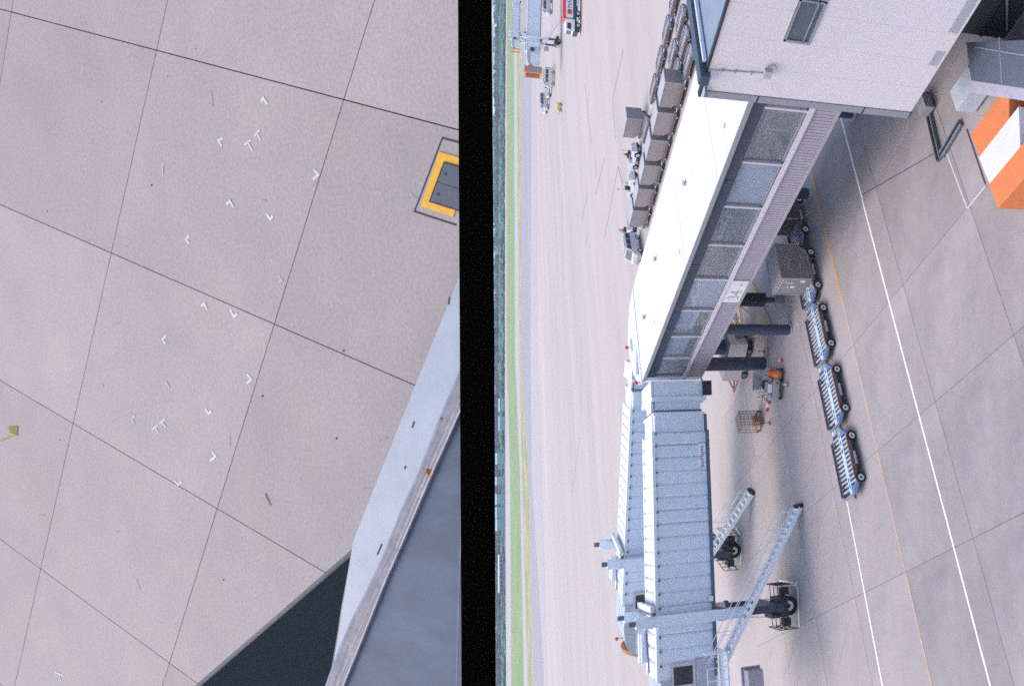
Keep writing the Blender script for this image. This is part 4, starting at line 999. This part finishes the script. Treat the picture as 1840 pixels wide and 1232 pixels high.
MB().prism([(18.65, 14.5), (17.35, 14.87), (15.0, 12.9), (16.4, 12.4)], 1.25, 1.5).build('lid', mat('slate_top', (.10, .12, .165), .5), pu, True)
for p, q in (((18.1, 14.2), (16.0, 12.6)), ((17.4, 13.2), (16.1, 13.75))): MB().bar((*p, 1.505), (*q, 1.505), .035, .02).build('lid_seam', grey_trim, pu, True)
MB().box(17.9, 18.8, 15.5, 16.7, .1, .8).build('front_step', mat('pale_blue_step', (.48, .53, .58), .5), pu, True)

# ------------------------------------------------------------------ far apron: two jet bridges, tanker, parked vehicles
f3 = dup(jb2, (153.2, 134.9, 0), rad(152), 'far jet bridge with a bright orange hood, beyond the empty dollies')
KIDS = {}
f4 = dup(jb2, (266.5, 232.5, 0), rad(152), 'farthest jet bridge, seen at the edge of the taxiway')
for root in (f3, f4):
    mb = MB(.027)
    for (y0, y1, z0, z1) in ((-3.3, -2.85, 4.2, 8.2), (.45, .9, 4.2, 8.2), (-2.85, .45, 7.75, 8.2), (-2.85, .45, 4.2, 4.6)): mb.box(6.9, 8.4 if root is f3 else 7.3, y0, y1, z0, z1)
    mb.build('orange_hood', mat('hood_orange', (.52, .24, .12), .6), root)
    MB(.027).box(7.2, 8.2 if root is f3 else 7.25, .9, .96, 4.75, 7.3).build('hood_inside', grey_trim, root)
tk = thing('tanker_truck', 'white refuelling tanker with a red top stripe parked on the far apron', 'tanker', (120.8, 104.2, 0), rad(152))
MB().box(-9.6, -2.5, -1.2, 1.2, 1.45, 3.1).build('tank', white_v, tk); MB().box(-9.65, -2.3, -1.23, 1.23, 2.75, 3.25).build('top_stripe', red_m, tk)
text('tank_name', 'MAIN', 1.05, blue_txt, tk, (-4.2, 1.21, 1.7), (pi/2, 0, pi), .004); MB().box(-4.0, -3.1, 1.2, 1.215, 1.65, 2.45).build('tank_logo', red_m, tk)
cb = MB().prism_xz([(-2.2, .9), (0, .9), (.0, 1.7), (-.25, 2.75), (-2.2, 2.85)], -1.15, 1.15).build('cab', white_v, tk)
MB().prism_xz([(-1.5, 1.8), (-.3, 1.8), (-.45, 2.5), (-1.5, 2.5)], 1.15, 1.165).build('cab_window', win_d, cb)
MB().add([(.012, -1.0, 1.75), (.012, 1.0, 1.75), (-.22, .95, 2.65), (-.22, -.95, 2.65)], [(0, 1, 2, 3)]).build('windscreen', win_d, cb)
MB().box(-2.2, .12, 1.0, 1.2, .9, 1.15).build('mirror_bar', dark_m, cb)
MB().box(-9.6, .1, -1.1, 1.1, .55, 1.42).build('chassis', mat('chassis_navy', (.04, .05, .09), .6), tk)
for x in (-1.2, -3.4, -7.2, -8.5):
    for y in (-1.05, 1.05): wheel(tk, (x, y, .5), (0, 1, 0), .5, .3, .55, rim_m)
for x in (-2.3, -5.2, -6.1): MB().box(x-.4, x+.4, 1.08, 1.16, .4, .8).build('side_guard', rim_m, tk)
KIDS = {}
vl = bpy.data.objects['service_van']
for (x, y, rz, l) in ((164.5, 158.0, 2.5, 'far white van nearest the orange hood'), (169.0, 171.0, 2.8, 'far white van second below the orange hood'), (160.5, 153.5, 2.2, 'far white van tucked beside the orange hood'), (184, 150.5, 2.6, 'far white van above the tanker truck')):
    v = dup(vl, (x, y, 0), rz, l); v['group'] = 'vans far across the apron'; v.scale = (1.25, 1.25, 1.4)
for (x, y, rz, l) in ((166.0, 163.5, 2.6, 'tow tractor between the far white vans'), (172.5, 176.5, 2.7, 'tow tractor at the lower end of the far vehicles')): dup(tr, (x, y, 0), rz, l).scale = (1.3, 1.3, 1.3)
ye = thing('yellow_loader', 'tiny yellow and grey loader alone on the far apron', 'loader', (137.5, 140.5, 0), 2.0)
MB().box(-1, .4, -.5, .5, .4, 1.1).build('body', yellow_m, ye); MB().box(.4, 2.0, -.2, .2, .5, .7).build('arm', grey_v, ye)
for x in (-.7, .5): 
    for y in (-.5, .5): wheel(ye, (x, y, .3), (0, 1, 0), .3, .15)

# ------------------------------------------------------------------ beyond the runway: sheds, town, woods
def shed(name, label, x, y, wd, dp, h, mw, mr, group, windows=0):
    r = thing(name, label, 'building', (x, y, 0), math.atan2(y, x)-pi/2, group)
    MB().box(-wd/2, wd/2, 0, dp, 0, h*.8).build('wall', mw, r); MB().prism_yz([(-.6, h*.8), (dp+.6, h*.8), (dp*.5, h)], -wd/2-.4, wd/2+.4).build('roof', mr, r)
    for k in range(windows):
        xx = -wd/2+wd*(k+.5)/windows; MB().box(xx-wd*.28/windows, xx+wd*.28/windows, -.15, 0, h*.3, h*.62).build('window', win_d, r)
    return r
tl = ['first and highest in the photo', 'second from the top of the photo', 'third from the top of the photo', 'fourth from the top of the photo', 'fifth from the top of the photo', 'sixth from the top of the photo', 'last and lowest in the photo']
for (x, y, wd, h), l in zip(((384, 876, 14.3, 7), (365, 886, 15.6, 7), (329, 905, 12.3, 10.5), (306, 917, 9.1, 11), (287, 927, 11, 11), (274, 935, 12.3, 11), (261, 941, 13, 10.5)), tl):
    shed('teal_shed', 'teal shed beyond the runway, '+l, x, y, wd, 12, h, teal_r, teal_r, 'teal sheds beyond the runway', 0)
shed('office_block', 'long grey blue office block with windows below the teal sheds', 211, 968, 42, 14, 7.5, bld_b, bld_w, None, 9)
sb2 = thing('sign_board', 'long pale board with blue letters standing above the far trees', 'sign', (795, 1058, 0), math.atan2(1002-1058, 899-795))
LB = math.hypot(104, 56)
MB().box(0, LB, -.4, .4, 3.4, 11.9).build('board', mat('board_pale', (.50, .52, .60), .7), sb2)
for k in range(9): MB().tube((LB*(k+.5)/9, .6, -.1), (LB*(k+.5)/9, .6, 3.6), .4, 6).build('post', bld_w, sb2)
text('letters', 'BEOBYRONOIHU', 8.2, mat('board_letters', (.08, .12, .22), .7), sb2, (4, -.42, 4.6), (pi/2, 0, 0), .02, 'LEFT', 1.55)
random.seed(3)
def polar(brg, dist): return (dist*cos(brg), dist*sin(brg))
b_hi, b_lo = math.atan2(709, 868)-.10, math.atan2(1116, 103)+.10
def nth(k):
    u = ['', 'first', 'second', 'third', 'fourth', 'fifth', 'sixth', 'seventh', 'eighth', 'ninth', 'tenth', 'eleventh', 'twelfth', 'thirteenth', 'fourteenth', 'fifteenth', 'sixteenth', 'seventeenth', 'eighteenth', 'nineteenth']
    if k < 20: return u[k]
    t = {2: 'twent', 3: 'thirt', 4: 'fort'}[k//10]
    return t+'ieth' if k % 10 == 0 else t+'y-'+u[k % 10]
for k in range(44):
    t = (k+random.uniform(.2, .8))/44; br = b_hi+(b_lo-b_hi)*t; ds = random.uniform(1350, 1700); x, y = polar(br, ds)
    wd = random.uniform(14, 46); h = random.uniform(7, 14.5)
    pale = random.random() < .5
    shed('town_building', ('pale' if pale else 'blue grey')+' block in the far town strip, '+nth(k+1)+' from the top of the photo', x, y, wd, 16, h, bld_w if pale else bld_b, bld_b if pale else bld_w, 'far town blocks beyond the trees', 0 if wd < 26 else 3)
def wood(name, label, m, n, t0, t1, d0, d1, h0, h1, skip=()):
    mb = MB()
    for k in range(n):
        t = random.uniform(t0, t1)
        br = b_hi+(b_lo-b_hi)*t; ds = random.uniform(d0, d1); x, y = polar(br, ds); h = random.uniform(h0, h1)
        if any(math.hypot(x-sx, y-sy) < 24 or abs(math.atan2(y, x)-math.atan2(sy, sx))*ds < 9 and ds < 1010 for sx, sy in skip): continue
        rr = random.uniform(3, 8)
        for q in range(3): mb.blob((x+random.uniform(-4, 4), y+random.uniform(-4, 4), h*random.uniform(.35, .7)), (rr*random.uniform(.6, 1), rr*random.uniform(.6, 1), h*.36), 6, 4, .3)
    o = mb.build(name, m); o['kind'] = 'stuff'; return tag(o, label, 'trees')
tsk = [(384, 876), (365, 886), (329, 905), (306, 917), (287, 927), (274, 935), (261, 941), (211, 968)]
wood('far_wood', 'dark blue green belt of trees far beyond the runway', wood_m, 900, 0, 1, 1120, 1400, 5, 12)
wood('far_scrub', 'brighter green scrub along the far side of the airfield path', wood2_m, 1100, 0.0, .62, 945, 1090, 2.5, 6.5, tsk)
wood('near_scrub', 'patchy green bushes behind the airfield path at the lower end', wood2_m, 260, .62, 1, 960, 1090, 1.5, 4.5, tsk)
sc = structure(MB().add([(*polar(b_hi+(b_lo-b_hi)*t, d), -.03) for d in (935, 1900) for t in [i/12 for i in range(13)]], [(i, i+1, 14+i, 13+i) for i in range(12)]), 'far_land', mat('far_land_green', (.06, .11, .10), .95, var=.4, scale=.03))

# ------------------------------------------------------------------ the air between here and the far trees
hz = MB().box(-1000, 4300, -100, 3700, -1.2, 46).build('haze', None)
hm = bpy.data.materials.new('haze'); hm.use_nodes = True
hn = hm.node_tree; hn.nodes.remove(hn.nodes['Principled BSDF'])
pv = hn.nodes.new('ShaderNodeVolumePrincipled'); pv.inputs['Density'].default_value = .0002; pv.inputs['Color'].default_value = (.9, .94, 1, 1)
hn.links.new(pv.outputs[0], hn.nodes['Material Output'].inputs['Volume'])
hz.data.materials.append(hm); hz['kind'] = 'stuff'
